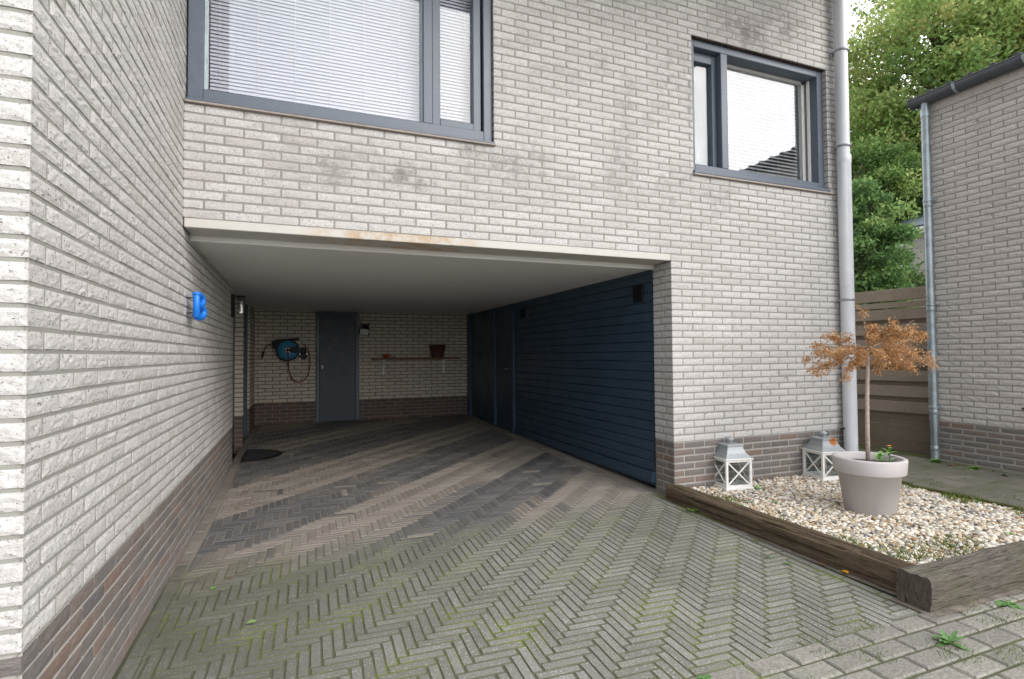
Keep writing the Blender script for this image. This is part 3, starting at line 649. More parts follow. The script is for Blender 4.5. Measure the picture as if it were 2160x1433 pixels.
# ------------------------------------------------------------------ sleepers and gravel
def beam(name, O, U, V, L, wv, h, mat, label, notch=None, nL=60):
    """weathered beam: cross-section is displaced along its length"""
    O = Vector(O); U = Vector(U); V = Vector(V); Zv = Vector((0, 0, 1)); mb = MB()
    sec = []
    nw, nh = 8, 7
    for i in range(nw): sec.append((i/nw, 0))
    for i in range(nh): sec.append((1, i/nh))
    for i in range(nw): sec.append((1-i/nw, 1))
    for i in range(nh): sec.append((0, 1-i/nh))
    S_ = len(sec)
    for j in range(nL+1):
        f = j/nL
        for k, (a, b) in enumerate(sec):
            aa = (a-.5)*wv; bb = (b-.5)*h
            q = 1-.10*(abs(a-.5)*2)**6*(abs(b-.5)*2)**6
            p = O+U*(f*L)+V*(aa*q)+Zv*(h/2+bb*q)
            sp_ = Vector((p.dot(U)*1.6, p.dot(V)*26, p.z*26)); d = noise.noise(sp_)*.006+noise.noise(p*7)*.005
            d2 = noise.noise(Vector((p.dot(U)*1.1+3, a*9, b*9)));
            if d2 > .18: d -= min(.02, (d2-.18)*.11)
            dirv = (V*(a-.5)+Zv*(b-.5)).normalized()
            if notch and notch(f*L, a, b): d -= notch(f*L, a, b)
            e = 0
            if j in (0, nL): e = noise.noise(Vector((a*5, b*5, j)))*.006; d *= .4
            mb.v.append(tuple(p+dirv*d+U*e))
    for j in range(nL):
        for k in range(S_): mb.face((j*S_+k, j*S_+(k+1) % S_, (j+1)*S_+(k+1) % S_, (j+1)*S_+k))
    mb.face(tuple(range(S_))[::-1], 1); mb.face(tuple(nL*S_+k for k in range(S_)), 1)
    o = mb.obj(name, [mat, M['sleeper_end']]); return tag(o, label, 'railway sleeper', 'old timber sleepers edging the gravel bed')
beam('timber_sleeper', (3.775, -2.015, -.01), (0, 1, 0), (1, 0, 0), 2.0, .16, .142, M['sleeper_y'], 'dark cracked timber sleeper running from the brick pillar along the driveway edge',
     lambda l, a, b: .02*max(0, noise.noise(Vector((l*3, 9, 2)))) if a < .2 and b < .45 else 0)
beam('timber_sleeper', (3.635, -2.105, -.02), (1, 0, 0), (0, 1, 0), 2.5, .175, .175, M['sleeper_x'], 'grey split timber sleeper crossing in front of the gravel bed',
     lambda l, a, b: .013*max(0, 1-abs(a-.5+.12*math.sin(l*3.5))*9) if b > .9 and l < .8 else 0)
mb = MB()
for k, (a, b) in enumerate(((0, .7), (.705, 1.5), (1.505, 2.1))): mb.box(5.86+random.uniform(-.008, .008), 5.90, -a, -b, 0, .10-.012*k, 0, .006)
tag(mb.obj('edging_plank', M['plank']), 'thin mossy plank edging between white gravel and garden path', 'edging')
def grav_z(x, y): return .062+.018*noise.noise(Vector((x*1.5, y*1.5, 0)))+.02*max(0, 1-abs(y)/.6)
NG = 20; mb = MB(); GX0, GX1, GY0, GY1 = 3.84, 5.87, -2.03, 0
for i in range(NG):
    for j in range(NG):
        xs = [GX0+(GX1-GX0)*(i+d)/NG for d in (0, 1)]; ys = [GY0+(GY1-GY0)*(j+d)/NG for d in (0, 1)]
        mb.quad(*[(X_, Y_, grav_z(X_, Y_)-.012) for X_, Y_ in ((xs[0], ys[0]), (xs[1], ys[0]), (xs[1], ys[1]), (xs[0], ys[1]))])
struct(mb.obj('soil', m_flat('gravel_bed_soil', (.16, .13, .095), .95, var=.3)))
bm = bmesh.new(); bmesh.ops.create_icosphere(bm, subdivisions=2, radius=1); bm.verts.index_update()
IV = np.array([v.co for v in bm.verts]); IF = np.array([[v.index for v in f.verts] for f in bm.faces]); bm.free()
def pebbles(n, xr, yr, zfun, smin, smax, name):
    V = []; Fc = []
    for i in range(n):
        x, y = random.uniform(*xr), random.uniform(*yr); s_ = random.uniform(smin, smax); sc3 = np.array([s_*random.uniform(.9, 1.5), s_*random.uniform(.8, 1.1), s_*random.uniform(.5, .75)])
        A = random.random()*6.28; ca, sa = math.cos(A), math.sin(A); T = random.uniform(-.5, .5); ct, st = math.cos(T), math.sin(T)
        P = IV*sc3*(1+.12*np.sin(IV[:, [1, 2, 0]]*3+random.random()*6)); Rm = np.array([[ca, -sa, 0], [sa, ca, 0], [0, 0, 1]]) @ np.array([[1, 0, 0], [0, ct, -st], [0, st, ct]])
        P = P @ Rm.T+np.array([x, y, zfun(x, y)+random.uniform(-.008, .008)]); V.append(P); Fc.append(IF+i*len(IV))
    return np_obj(name, np.vstack(V), np.vstack(Fc), M['pebble'], smooth=True)
gr = pebbles(13000, (GX0-.01, GX1-.01), (GY0+.02, GY1-.02), grav_z, .0085, .0165, 'gravel'); struct(gr, 'stuff')

# ------------------------------------------------------------------ neighbour house
nb = thing('neighbour_house', 'neighbouring pale brick house at the right edge with dark tiled roof', 'house', (0, 0, 0))
XN = 7.5
mb = MB(); HN = (-2.1, -.80, 11.6*CR, 28*CR)
wall(mb, (XN, 0, 0), (0, 1, 0), (-1, 0, 0), -4.5, .11, 8, 65, even(.005, .12), [HN], nu=5, nz=2, amp=.0045)
wall(mb, (XN, .11, 0), (1, 0, 0), (0, 1, 0), 0, 3., 8, 65, even(0, .11), nu=3, nz=2); mb.obj('wall', [M['lb_n'], M['mo']], nb)
mb = MB(); wall(mb, (XN, 0, 0), (0, 1, 0), (-1, 0, 0), -4.5, .11, 0, 8, even(.005, .12), nu=5, nz=2); wall(mb, (XN, .11, 0), (1, 0, 0), (0, 1, 0), 0, 3., 0, 8, even(0, .11), nu=3, nz=2); mb.obj('plinth', [M['db'], M['mod']], nb)
mb = MB(); mb.box(XN-.004, XN+.3, -4.5, .112, 65*CR+.002, 4.20, 0); mb.obj('fascia', M['lb_n'], nb)
mb = MB(); mb.box(XN+.06, XN+.1, -2.1, -.8, 11.6*CR, 28*CR); wN = mb.obj('window', M['frame'], nb)
mb = MB(); mb.box(XN-.035, XN+.08, -2.12, -.77, 11.2*CR, 11.6*CR, 0, .004); mb.obj('sill', M['gutter'], wN)
# roof: corrugated pantiles rising away
mb = MB(); NYt = 240; rows = 9
for rI in range(rows):
    xa, xb = XN-.09+rI*.30, XN-.09+(rI+1)*.30+.04; za, zb2 = 4.262+rI*.04, 4.262+(rI+1)*.04
    n0 = len(mb.v)
    for j in range(NYt+1):
        yy = .17-j*4.8/NYt; ph = (j*4.8/NYt)/.205*2*math.pi; w_ = .024*(math.cos(ph)+.35*math.cos(2*ph))
        mb.v += [(xa, yy, za+.012+w_), (xb, yy, zb2+w_), (xa, yy, za-.006+w_)]
    for j in range(NYt):
        a = n0+j*3; mb.face((a, a+3, a+4, a+1), 0, 0, 0, True); mb.face((a+2, a+5, a+3, a), 0, 0, 0, True)
rf = mb.obj('roof', M['tile'], nb)
mb = MB(); seg = 14; gy0, gy1 = .16, -4.6; gc = (XN-.065, 4.235); gr_ = .088; n0 = 0
for yy in (gy0, gy1):
    for k in range(seg+1):
        th = math.pi+math.pi*k/seg; mb.v.append((gc[0]+gr_*math.cos(th), yy, gc[1]+gr_*math.sin(th)))
for k in range(seg): mb.face((k, k+1, seg+1+k+1, seg+1+k), 0, 0, 0, True)
mb.tube([(gc[0]-gr_, gy0, gc[1]+.004), (gc[0]-gr_, gy1, gc[1]+.004)], .008, 8); mb.face(tuple(range(seg+1)))
gt = mb.obj('gutter', M['gutter'], rf)
y = -.30
while y > -4.4:
    mb = MB(); pts = [(gc[0]+(gr_+.004)*math.cos(math.pi+math.pi*k/10), gc[1]+(gr_+.004)*math.sin(math.pi+math.pi*k/10)) for k in range(11)]
    for k in range(10): (a, b), (c_, d_) = pts[k], pts[k+1]; mb.quad((a, y, b), (c_, y, d_), (c_, y-.03, d_), (a, y-.03, b))
    mb.obj('gutter_bracket', M['zinc'], rf); y -= .62
px, py = XN-.075, .01
mb = MB(); mb.lathe([(.040, .05), (.040, 4.0)], (px, py, 0), 24); mb.lathe([(.046, 4.0), (.046, 4.1), (.042, 4.11), (.042, 4.2)], (px, py, 0), 24)
for z in (3.03, 1.83, .66, .25): mb.lathe([(.0405, -.03), (.0435, -.025), (.0435, .02), (.0405, .025)], (px, py, z-.05), 24)
nd = mb.obj('downpipe', M['zinc'], nb)
for z in (3.03, 1.83, .66):
    mb = MB(); mb.lathe([(.0405, -.014), (.050, -.012), (.050, -.006), (.046, 0), (.050, .006), (.050, .012), (.0405, .014)], (px, py, z), 24); mb.box(px+.03, XN, py-.008, py+.008, z-.006, z+.006); mb.box(px+.01, px+.03, py-.075, py-.04, z-.01, z+.01, 0, .003); mb.obj('pipe_clamp', M['zinc'], nd)

# ------------------------------------------------------------------ fence in the passage
fn = thing('wooden_fence', 'weathered horizontal board fence with mossy planks closing the passage between the houses', 'fence', (7.93, .28, .03), rz=0)
fa = math.atan2(-.16, 1.0)
U = Vector((-.16, 1.0, 0)).normalized(); Nf = Vector((-U.y, U.x, 0))  # faces left / camera
if Nf.x > 0: Nf = -Nf
def fbox(mb, l0, l1, d0, d1, z0, z1, bev=.004, wob=0):
    Mx = Matrix(((U.x, Nf.x, 0, 0), (U.y, Nf.y, 0, 0), (0, 0, 1, 0), (0, 0, 0, 1))); mb.box(l0, l1, d0, d1, z0, z1, 0, bev, Mx)
mb = MB(); mb2 = MB()
fbox(mb, -.25, 3.2, .0, .022, 1.925, 2.075); fbox(mb, -.25, 3.2, .012, .034, 1.83, 1.905)
for k in range(9):
    z = 1.70-.198*k
    if k < 7: fbox(mb, -.25, 3.2, .008, .028, z-.02+random.uniform(-.004, .004), z+.118)
    if k < 8: fbox(mb2, -.25, 3.2, -.028, -.008, z-.112, z+.012+random.uniform(-.004, .004))
fbox(mb2, -.25, 3.2, -.01, .012, .16, .335); fbox(mb2, -.25, 3.2, -.034, -.012, .30, .45); fbox(mb2, -.25, 3.2, -.02, .002, -.02, .155)
mb.obj('front_board', M['fence'], fn); mb2.obj('rear_board', M['fence_b'], fn)
mb = MB(); fbox(mb, -.17, -.09, -.10, -.030, -.05, 2.09); mb.obj('post', M['fence'], fn)
mb = MB(); fbox(mb, 1.65, 1.72, -.10, -.030, -.05, 2.09); mb.obj('post', M['fence'], fn)

# ------------------------------------------------------------------ far house
fh = thing('distant_house', 'distant pale brick house with white eaves board glimpsed above the fence', 'house', (20, 2, 0))
mb = MB(); wall(mb, (0, -2, 0), (0, 1, 0), (-1, 0, 0), 2., 8.4, 16, 83, even(0, .115), nu=2, nz=1); mb.quad((0.01, 0, 0), (0.01, 6.4, 0), (0.01, 6.4, 1), (0.01, 0, 1), 1); mb.quad((0.02, 6.4, 0), (8, 6.4, 0), (8, 6.4, 5.2), (0.02, 6.4, 5.2), 0); mb.quad((0.02, 0, 0), (8, 0, 0), (8, 0, 5.2), (0.02, 0, 5.2), 0)
mb.obj('wall', [M['lb_n'], M['mo']], fh)
mb = MB(); mb.box(-.30, .02, -.2, 6.66, 5.20, 5.42, 0, .01); mb.obj('eaves_board', M['white'], fh)
mb = MB(); mb.quad((-.32, -.3, 5.46), (-.32, 6.7, 5.46), (4, 6.7, 7.6), (4, -.3, 7.6)); mb.quad((-.32, 6.7, 5.43), (-.32, -.3, 5.43), (4, -.3, 7.3), (4, 6.7, 7.3)); mb.quad((-.3, 6.7, 5.43), (4, 6.7, 7.5), (4, 6.7, 7.3), (-.3, 6.7, 5.40)); mb.obj('roof', m_flat('slate_roof', (.22, .27, .32), .5), fh)
mb = MB(); mb.box(-.10, -.01, 6.2, 6.42, 0, 5.2, 0, .02); mb.obj('corner_trim', M['white'], fh)

# ------------------------------------------------------------------ trees
def leaf_mesh(P, size, tone, flat=.5, asp=1.25, droop=0):
    n = len(P); a = rng.normal(size=(n, 3)); a[:, 2] -= droop; a /= np.linalg.norm(a, axis=1)[:, None]; b = rng.normal(size=(n, 3)); b[:, 2] *= flat
    b -= (a*b).sum(1)[:, None]*a; b /= np.linalg.norm(b, axis=1)[:, None]; s_ = size*rng.uniform(.6, 1.3, n)[:, None]
    tip = P+a*s_*asp; base = P-a*s_*asp; l = P+b*s_*.68+a*s_*-.1; r = P-b*s_*.68+a*s_*-.1
    return np.stack([base, r, tip, l], 1).reshape(-1, 3), np.arange(4*n).reshape(n, 4), tone
def tree(name, label, loc, h, crown, nleaf, size, mat, seed, tr=.16, nclump=90, group=None, base_frac=.25, tone_mu=.45):
    rg = np.random.default_rng(seed); random.seed(seed)
    root = thing(name, label, 'tree', loc, group); rx, rz_ = crown; cz = h-rz_
    mb = MB(); top = Vector((random.uniform(-.3, .3), random.uniform(-.3, .3), h*.9))
    pts = [Vector((0, 0, -.3)).lerp(top, k/8)+Vector((random.uniform(-.12, .12), random.uniform(-.12, .12), 0))*(k > 0) for k in range(9)]
    mb.tube(pts, [tr*(1-.85*k/8) for k in range(9)], 9)
    C_ = []
    for i in range(nclump):
        u_ = rg.normal(size=3); u_ /= np.linalg.norm(u_); q = rg.uniform(.35, 1)**.6
        c_ = Vector((u_[0]*rx*q, u_[1]*rx*q, cz+u_[2]*rz_*q)); C_.append(c_)
        if i % 2 == 0:
            zz_ = max(h*base_frac, min(h*.85, c_.z-abs(c_.z-cz)*.2-rx*.35)); f = zz_/(h*.9); s0 = Vector((0, 0, 0)).lerp(top, f)
            mid = s0.lerp(c_, .5)+Vector((0, 0, .12*rx)); mb.tube([s0, mid, c_], [tr*.33, tr*.2, tr*.06], 6)
    mb.obj('trunk', M['bark'], root)
    nn = nleaf//nclump; P = []; T = []
    for c_ in C_:
        rad = rx*rg.uniform(.16, .34); d = rg.normal(size=(nn, 3)); d /= np.linalg.norm(d, axis=1)[:, None]; d *= (rg.uniform(0, 1, (nn, 1))**.45)*rad; d[:, 2] *= .7
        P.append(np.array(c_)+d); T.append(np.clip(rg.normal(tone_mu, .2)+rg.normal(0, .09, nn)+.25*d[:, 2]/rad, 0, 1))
    V, Fc, T = leaf_mesh(np.vstack(P), size, np.concatenate(T), droop=.4)
    np_obj('crown', V, Fc, mat, root, T); return root
GT = 'tall trees behind the passage'
tree('tall_tree', 'tall yellow-green tree filling the sky right of the white downpipe', (25.0, 9.6, 0), 17.5, (4.4, 6.0), 85000, .075, M['leaf_tree'], 3, .30, 230, GT, tone_mu=.62)
tree('tall_tree', 'tall tree rising directly above the neighbouring tiled roof', (28.5, 6.0, 0), 19, (5.0, 6.8), 85000, .08, M['leaf_tree'], 5, .32, 230, GT, tone_mu=.68)
tree('tall_tree', 'darker green tree low behind the distant white eaves', (26.5, 11.5, 0), 11.5, (4.2, 4.6), 90000, .07, M['leaf_tree'], 8, .24, 190, GT, tone_mu=.30)
tree('tall_tree', 'dark leafy tree standing closest behind the neighbouring wall corner', (20.0, 9.6, 0), 9.2, (2.6, 3.9), 70000, .055, M['leaf_tree'], 9, .2, 150, GT, tone_mu=.24)
tree('ash_tree', 'fresh green bushy tree leaning over the fence beside the white downpipe', (11.1, 3.75, 0), 4.9, (1.15, 2.1), 34000, .036, M['leaf_near'], 12, .07, 190, tone_mu=.45)
tree('ash_tree', 'small leafy branch tree in front of the distant brick house', (12.75, 4.75, 0), 3.75, (.72, 1.3), 12000, .036, M['leaf_near'], 14, .05, 110, tone_mu=.40)
random.seed(11)

# ------------------------------------------------------------------ planter with dead shrub
PC = Vector((4.85, -1.03, 0)); PZ = .055
pl = thing('planter', 'large light grey round planter with thick rim standing on the gravel', 'planter', (PC.x, PC.y, PZ))
mb = MB(); mb.lathe([(.001, .0), (.165, 0), (.172, .006), (.215, .305), (.240, .305), (.244, .312), (.252, .408), (.250, .416), (.242, .420), (.222, .420), (.216, .414), (.205, .36), (.2, .33)], seg=72); mb.obj('pot', M['pot'], pl)
mb = MB(); prof = [(.001, .375), (.1, .372), (.205, .362)]; mb.lathe(prof, seg=24); mb.obj('soil', M['soil'], pl)
def blades(mb, n, cx, cy, z, r, h, wd=.002, tone=(0, .8), rr=None):
    rr = rr or random
    for _ in range(n):
        a = rr.random()*6.28; q = r*rr.random()**.5; x, y = cx+q*math.cos(a), cy+q*math.sin(a); b = rr.random()*6.28; L = h*rr.uniform(.5, 1.2); lean = rr.uniform(.1, .9)*L
        t = rr.uniform(*tone); zz_ = z(x, y) if callable(z) else z; dx, dy = math.cos(b), math.sin(b); n0 = len(mb.v)
        mb.v += [(x-dy*wd, y+dx*wd, zz_), (x+dy*wd, y-dx*wd, zz_), (x+dx*lean*.45, y+dy*lean*.45, zz_+L*.7), (x+dx*lean, y+dy*lean, zz_+L)]; mb.face((n0, n0+1, n0+2), 0, t); mb.face((n0+2, n0+3, n0), 0, t)
for a_, b_ in ((-.10, .02), (.09, -.10)): mb = MB(); blades(mb, 260, a_, b_, .368, .08, .024, .003); mb.obj('moss', M['leaf_weed'], pl)
def leaf_poly(mb, base, dirv, L, W, bend=.3, tone=.5, mi=0):
    base = Vector(base); d = Vector(dirv).normalized(); s_ = d.cross(Vector((0, 0, 1)));
    if s_.length < .01: s_ = Vector((1, 0, 0))
    s_.normalize(); up_ = s_.cross(d); n0 = len(mb.v); st = [(0, .12), (.25, .7), (.5, 1), (.75, .8), (1, .05)]
    for f, w_ in st:
        c_ = base+d*L*f-Vector((0, 0, 1))*bend*L*f*f
        mb.v += [tuple(c_+s_*W*w_+up_*W*.2*w_), tuple(c_), tuple(c_-s_*W*w_+up_*W*.2*w_)]
    for i in range(4):
        a = n0+i*3; mb.face((a, a+1, a+4, a+3), mi, tone, 0, True); mb.face((a+1, a+2, a+5, a+4), mi, tone, 0, True)
# dead shrub
SB = Vector((4.835, -1.035, PZ+.37))
ds = thing('dead_shrub', 'leafless-stemmed little standard tree with withered orange leaves in the grey planter', 'shrub', SB)
mb = MB(); H = .90
stem = [Vector((0, 0, 0)), Vector((.004, .002, .25)), Vector((.010, .002, .5)), Vector((.022, .0, .72)), Vector((.03, 0, H))]
mb.tube(stem, [.0165, .015, .0145, .013, .012], 12); mb.obj('trunk', M['stem'], ds)
mb = MB(); LP = []; LT = []; rr = random.Random(5); LD = []
hd = Vector((.03, 0, H)); ur = Vector((rt2.x, rt2.y, 0)).normalized()
def twig(p0, d, L, r, depth=0, droop=.5):
    pts = [p0]; p = p0.copy(); dv = d.normalized(); n = 7
    for i in range(n):
        dv = (dv+Vector((rr.uniform(-.12, .12), rr.uniform(-.12, .12), -droop*.13+rr.uniform(-.08, .08)))).normalized(); p = p+dv*L/n; pts.append(p.copy())
        if depth < 2 and i >= 1 and rr.random() < (.75 if depth == 0 else .4):
            sd_ = (dv+Vector((rr.uniform(-1, 1), rr.uniform(-1, 1), rr.uniform(-.4, .3)))*.8).normalized(); twig(p, sd_, L*rr.uniform(.25, .42), r*.5, depth+1, droop)
        if i >= (3 if depth == 0 else 1):
            for _ in range(5 if depth == 0 else 5):
                q = p+Vector((rr.gauss(0, .017), rr.gauss(0, .017), rr.gauss(-.006, .014)))-dv*rr.random()*L/n
                LP.append(q); LD.append(dv); LT.append(rr.uniform(0, 1))
    mb.tube(pts, [r*(1-.75*k/n) for k in range(n+1)], 5)
for (ar, az, L) in [(-1, .05, .40), (-.92, -.25, .37), (-.8, .35, .36), (-.95, .2, .38), (-.55, .5, .26), (-.7, -.35, .30), (1, .12, .44), (1, -.05, .48), (.9, .3, .42), (.8, -.2, .38), (.75, .42, .36), (.45, .55, .30), (.55, -.3, .30), (.1, .9, .16), (-.2, .6, .22), (.3, .5, .25)]:
    dd_ = ur*ar+Vector((0, 0, az))+Vector((-ur.y, ur.x, 0))*rr.uniform(-.9, .9); twig(hd-Vector((0, 0, rr.uniform(0, .05))), dd_, L*.92, .0042, 0, .22)
for k in range(10):
    a = rr.random()*6.28; twig(hd, Vector((math.cos(a), math.sin(a), rr.uniform(-.1, .7))), rr.uniform(.16, .34), .0036, 0, .5)
twig(hd, Vector((-.08, .05, 1)), .27, .0035, 1, 0); 
for _ in range(60): LP.append(hd+Vector((-.03+rr.gauss(0, .018), rr.gauss(0, .018), .28+rr.gauss(0, .016)))); LT.append(rr.random()); LD.append(Vector((0, 0, 1)))
mb.tube([hd, hd+ur*.14+Vector((0, 0, .10)), hd+ur*.27+Vector((0, 0, .14)), hd+ur*.37+Vector((0, 0, .22))], [.003, .0022, .0016, .001], 5)
mb.obj('branches', M['twig'], ds)
V, Fc, T = leaf_mesh(np.array([tuple(p) for p in LP]), .0072, np.array(LT), flat=.6, asp=1.25, droop=.5); np_obj('foliage', V, Fc, M['leaf_dead'], ds, T)
# leafy plants in the pot
def pot_plant(name, label, cat, loc, n, L, W, stemh, flower=False, seed=1):
    r2 = random.Random(seed); root = thing(name, label, cat, loc); mb = MB()
    sm = MB(); sm.tube([(0, 0, 0), (.006, 0, stemh*.6), (.004, .003, stemh)], .0035, 6); sm.obj('stem', M['leafg'], root)
    for i in range(n):
        a = i*2.4+r2.uniform(-.3, .3); f = i/(n-1); z = stemh*(.25+.75*f); leaf_poly(mb, (0, 0, z), (math.cos(a), math.sin(a), .35+.9*f), L*r2.uniform(.7, 1.1), W, r2.uniform(.1, .5), .5)
    mb.obj('leaves', M['leafg'], root)
    if flower:
        fm = MB(); top = Vector((.004, .003, stemh+.035)); fm.tube([(.004, .003, stemh), tuple(top)], .0025, 6, 1)
        for i in range(20): a = i*6.283/20; leaf_poly(fm, top, (math.cos(a), math.sin(a), .12), .021, .0042, .1, .5)
        fm.lathe([(.008, -.003), (.008, .003), (.001, .005)], tuple(top), 12); fm.obj('blossom', [m_flat('orange_petal', (.85, .28, .02), .6), M['leafg']], root)
pot_plant('leafy_plant', 'bright green leafy seedling beside the dead stem in the planter', 'plant', (4.905, -1.075, PZ+.37), 9, .085, .014, .05, seed=2)
pot_plant('marigold', 'marigold with one small orange flower at the right side of the planter', 'plant', (4.985, -1.10, PZ+.365), 9, .085, .013, .105, True, 3)

# ------------------------------------------------------------------ lanterns
def m_lanroof(rusty):
    k = NB('lantern_roof_rusty' if rusty else 'lantern_roof'); c = k.mix(k.noise(30, 4), (.30, .33, .345), (.40, .43, .45))
    if rusty:
        tc = k.n('ShaderNodeTexCoord').outputs['Object']
        vm = k.n('ShaderNodeVectorMath', operation='DISTANCE'); k.t.links.new(tc, vm.inputs[0]); vm.inputs[1].default_value = (.035, -.075, .36)
        d = k.math('ADD', vm.outputs['Value'], k.math('MULTIPLY', k.math('SUBTRACT', k.noise(60, 5, .7), .5), .09)); c = k.mix(k.ramp(d, .055, .030), c, (.36, .12, .02))
    k.bump(k.noise(60, 3), .2, .002); return k.fin(c, .45, .35)
def lantern(loc, rz, label, rusty):
    root = thing('lantern', label, 'lantern', loc, 'white wooden lanterns on the gravel', rz); a = .12; hb = .262
    mb = MB(); mb.box(-a-.02, a+.02, -a-.02, a+.02, 0, .018, 0, .003)
    mb.box(-a-.02, a+.02, -a-.02, a+.02, hb, hb+.012, 0, .003)
    for sx in (-1, 1):
        for sy in (-1, 1): mb.box(sx*a-.011, sx*a+.011, sy*a-.011, sy*a+.011, .018, hb, 0, .002)
    for s_ in (-1, 1):
        for z0, z1 in ((.018, .040), (hb-.020, hb)): mb.box(-a+.011, a-.011, s_*a-.008, s_*a+.008, z0, z1, 0, .0015); mb.box(s_*a-.008, s_*a+.008, -a+.011, a-.011, z0, z1, 0, .0015)
    mb.obj('frame', M['lanw'], root)
    x0 = a-.011; za, zc = .040, hb-.020
    for s_, ax in ((-1, 'y'), (1, 'y'), (-1, 'x'), (1, 'x')):
        cb = MB()
        for p, q in (((-x0, za), (x0, zc)), ((-x0, zc), (x0, za))):
            dv = Vector((q[0]-p[0], 0, q[1]-p[1])); L = dv.length; ang = math.atan2(dv.z, dv.x)
            m4 = Matrix.Translation(((p[0]+q[0])/2, s_*(a) if True else 0, (p[1]+q[1])/2)) @ Matrix.Rotation(-ang, 4, 'Y')
            if ax == 'x': m4 = Matrix.Rotation(R(90), 4, 'Z') @ m4
            off_ = .0 if p[1] == za else .0012
            cb.box(-L/2, L/2, -.0045-off_, .0045+off_, -.0055, .0055, 0, .001, m4)
        cb.obj('cross_brace', M['lanw'], root)
        gb = MB()
        if ax == 'y': gb.box(-x0, x0, s_*(a-.0095)-.0008, s_*(a-.0095)+.0008, za, zc)
        else: gb.box(s_*(a-.0095)-.0008, s_*(a-.0095)+.0008, -x0, x0, za, zc)
        gb.obj('glass_pane', M['glass_thin'], root)
    # curved square roof
    rb = MB(); prof = [(a+.012, hb+.012), (a+.0, hb+.026), (a-.022, hb+.052), (a-.036, hb+.082), (a-.043, hb+.108), (a-.036, hb+.112), (a-.036, hb+.124), (a-.046, hb+.131), (.03, hb+.136)]
    for i in range(len(prof)-1):
        (r0_, z0), (r1_, z1) = prof[i], prof[i+1]
        c0 = [(-r0_, -r0_, z0), (r0_, -r0_, z0), (r0_, r0_, z0), (-r0_, r0_, z0)]; c1 = [(-r1_, -r1_, z1), (r1_, -r1_, z1), (r1_, r1_, z1), (-r1_, r1_, z1)]
        for k in range(4): rb.quad(c0[k], c0[(k+1) % 4], c1[(k+1) % 4], c1[k])
    rm = m_lanroof(rusty); rb.obj('roof', rm, root)
    cb = MB(); n = 16; zt = hb+.136
    for k in range(n):
        th = 6.283*k/n
        for zc_ in (zt+.002, zt+.012, zt+.022): cb.box(-.0022, .0022, -.0012, .0012, 0, .008, 0, 0, Matrix.Translation((.024*math.cos(th+(zc_*300) % .4), .024*math.sin(th+(zc_*300) % .4), zc_)) @ Matrix.Rotation(th+R(90), 4, 'Z'))
    for z in (zt, zt+.0105, zt+.0205, zt+.0305): cb.lathe([(.0255, z-.0015), (.0255, z+.0015), (.022, z+.0015)], seg=20)
    cb.lathe([(.036, zt+.031), (.035, zt+.036), (.026, zt+.047), (.012, zt+.054), (.005, zt+.056), (.005, zt+.063), (.001, zt+.065)], seg=24)
    cb.obj('chimney', rm, root)
    hm = MB(); hm.box(-a-.016, -a-.010, -a+.012, -a+.03, .125, .15); hm.obj('latch', m_flat('rusty_latch', (.12, .04, .025), .8), root)
    return root
lantern((4.37, -.07, .075), R(-9), 'white wooden lantern with plain grey metal roof standing by the timber sleeper', False)
lantern((5.455, -.155, .075), R(-9), 'white wooden lantern with rusty stained roof half behind the planter', True)

# ------------------------------------------------------------------ things on the back wall
def zp(x, y): return (.52+(x-990)/3.98/123.5, 1.40-(y-560)/3.98/123.5)
hr = thing('hose_reel', 'black and teal wall mounted hose reel with a dark red hose loop', 'hose reel', (.52, YB-.01, 1.40))
L_ = lambda x, y, d=0: (zp(x, y)[0]-.52, -d, zp(x, y)[1]-1.40)
def ydisc(mb, c_, r, y0, y1, seg=40, mi=0, bev=.006):
    M4 = Matrix.Rotation(R(90), 4, 'X'); mb.lathe([(.001, -y0), (r-.001, -y0), (r, -y0), (r, -y1-bev if y1 < y0 else -y1), (r-bev, -y1), (.001, -y1)], c_, seg, mi, False, M4)
mb = MB()
mb.lathe([(.001, .035), (.185, .035), (.188, .04), (.188, .125), (.180, .132), (.168, .132), (.166, .12), (.001, .12)], (.0, 0, 0), 48, 0, False, Matrix.Rotation(R(90), 4, 'X'))
mb.box(-.235, .0, -.125, -.035, .06, .185, 0, .02, Matrix.Rotation(R(-6), 4, 'Y')); mb.box(-.2, .185, -.11, -.02, .165, .195, 0, .006, Matrix.Rotation(R(-3), 4, 'Y'))
mb.box(-.09, .09, -.03, 0, -.12, .12, 0, .004); mb.tube([(.165, -.10, .193), (.165, -.03, .193)], .02, 12)
mb.obj('casing', M['black'], hr)
mb = MB(); mb.lathe([(.001, .130), (.05, .134), (.158, .128), (.163, .121)], (.0, 0, 0), 48, 0, True, Matrix.Rotation(R(90), 4, 'X')); mb.obj('drum', m_flat('teal_plastic', (.02, .22, .36), .4), hr)
mb = MB(); mb.lathe([(.055, .130), (.058, .148), (.045, .152), (.001, .152)], (0, 0, 0), 8, 0, False, Matrix.Rotation(R(90), 4, 'X')); mb.box(.02, .15, -.16, -.135, -.045, .06, 0, .006)
for a in range(6): mb.tube([(.036*math.cos(a*1.047), -.15, .036*math.sin(a*1.047)), (.036*math.cos(a*1.047), -.158, .036*math.sin(a*1.047))], .006, 6, 1)
mb.obj('hub', [M['black'], M['silver']], hr)
red = m_flat('red_hose', (.18, .02, .022), .5)
mb = MB()
def spline(pts, n=6):
    P = [Vector(p) for p in pts]; out = []
    for i in range(len(P)-1):
        a, b, c_, d_ = P[max(i-1, 0)], P[i], P[i+1], P[min(i+2, len(P)-1)]
        for k in range(n): t = k/n; out.append(.5*((2*b)+(c_-a)*t+(2*a-5*b+4*c_-d_)*t*t+(3*b-a-3*c_+d_)*t**3))
    out.append(P[-1]); return out
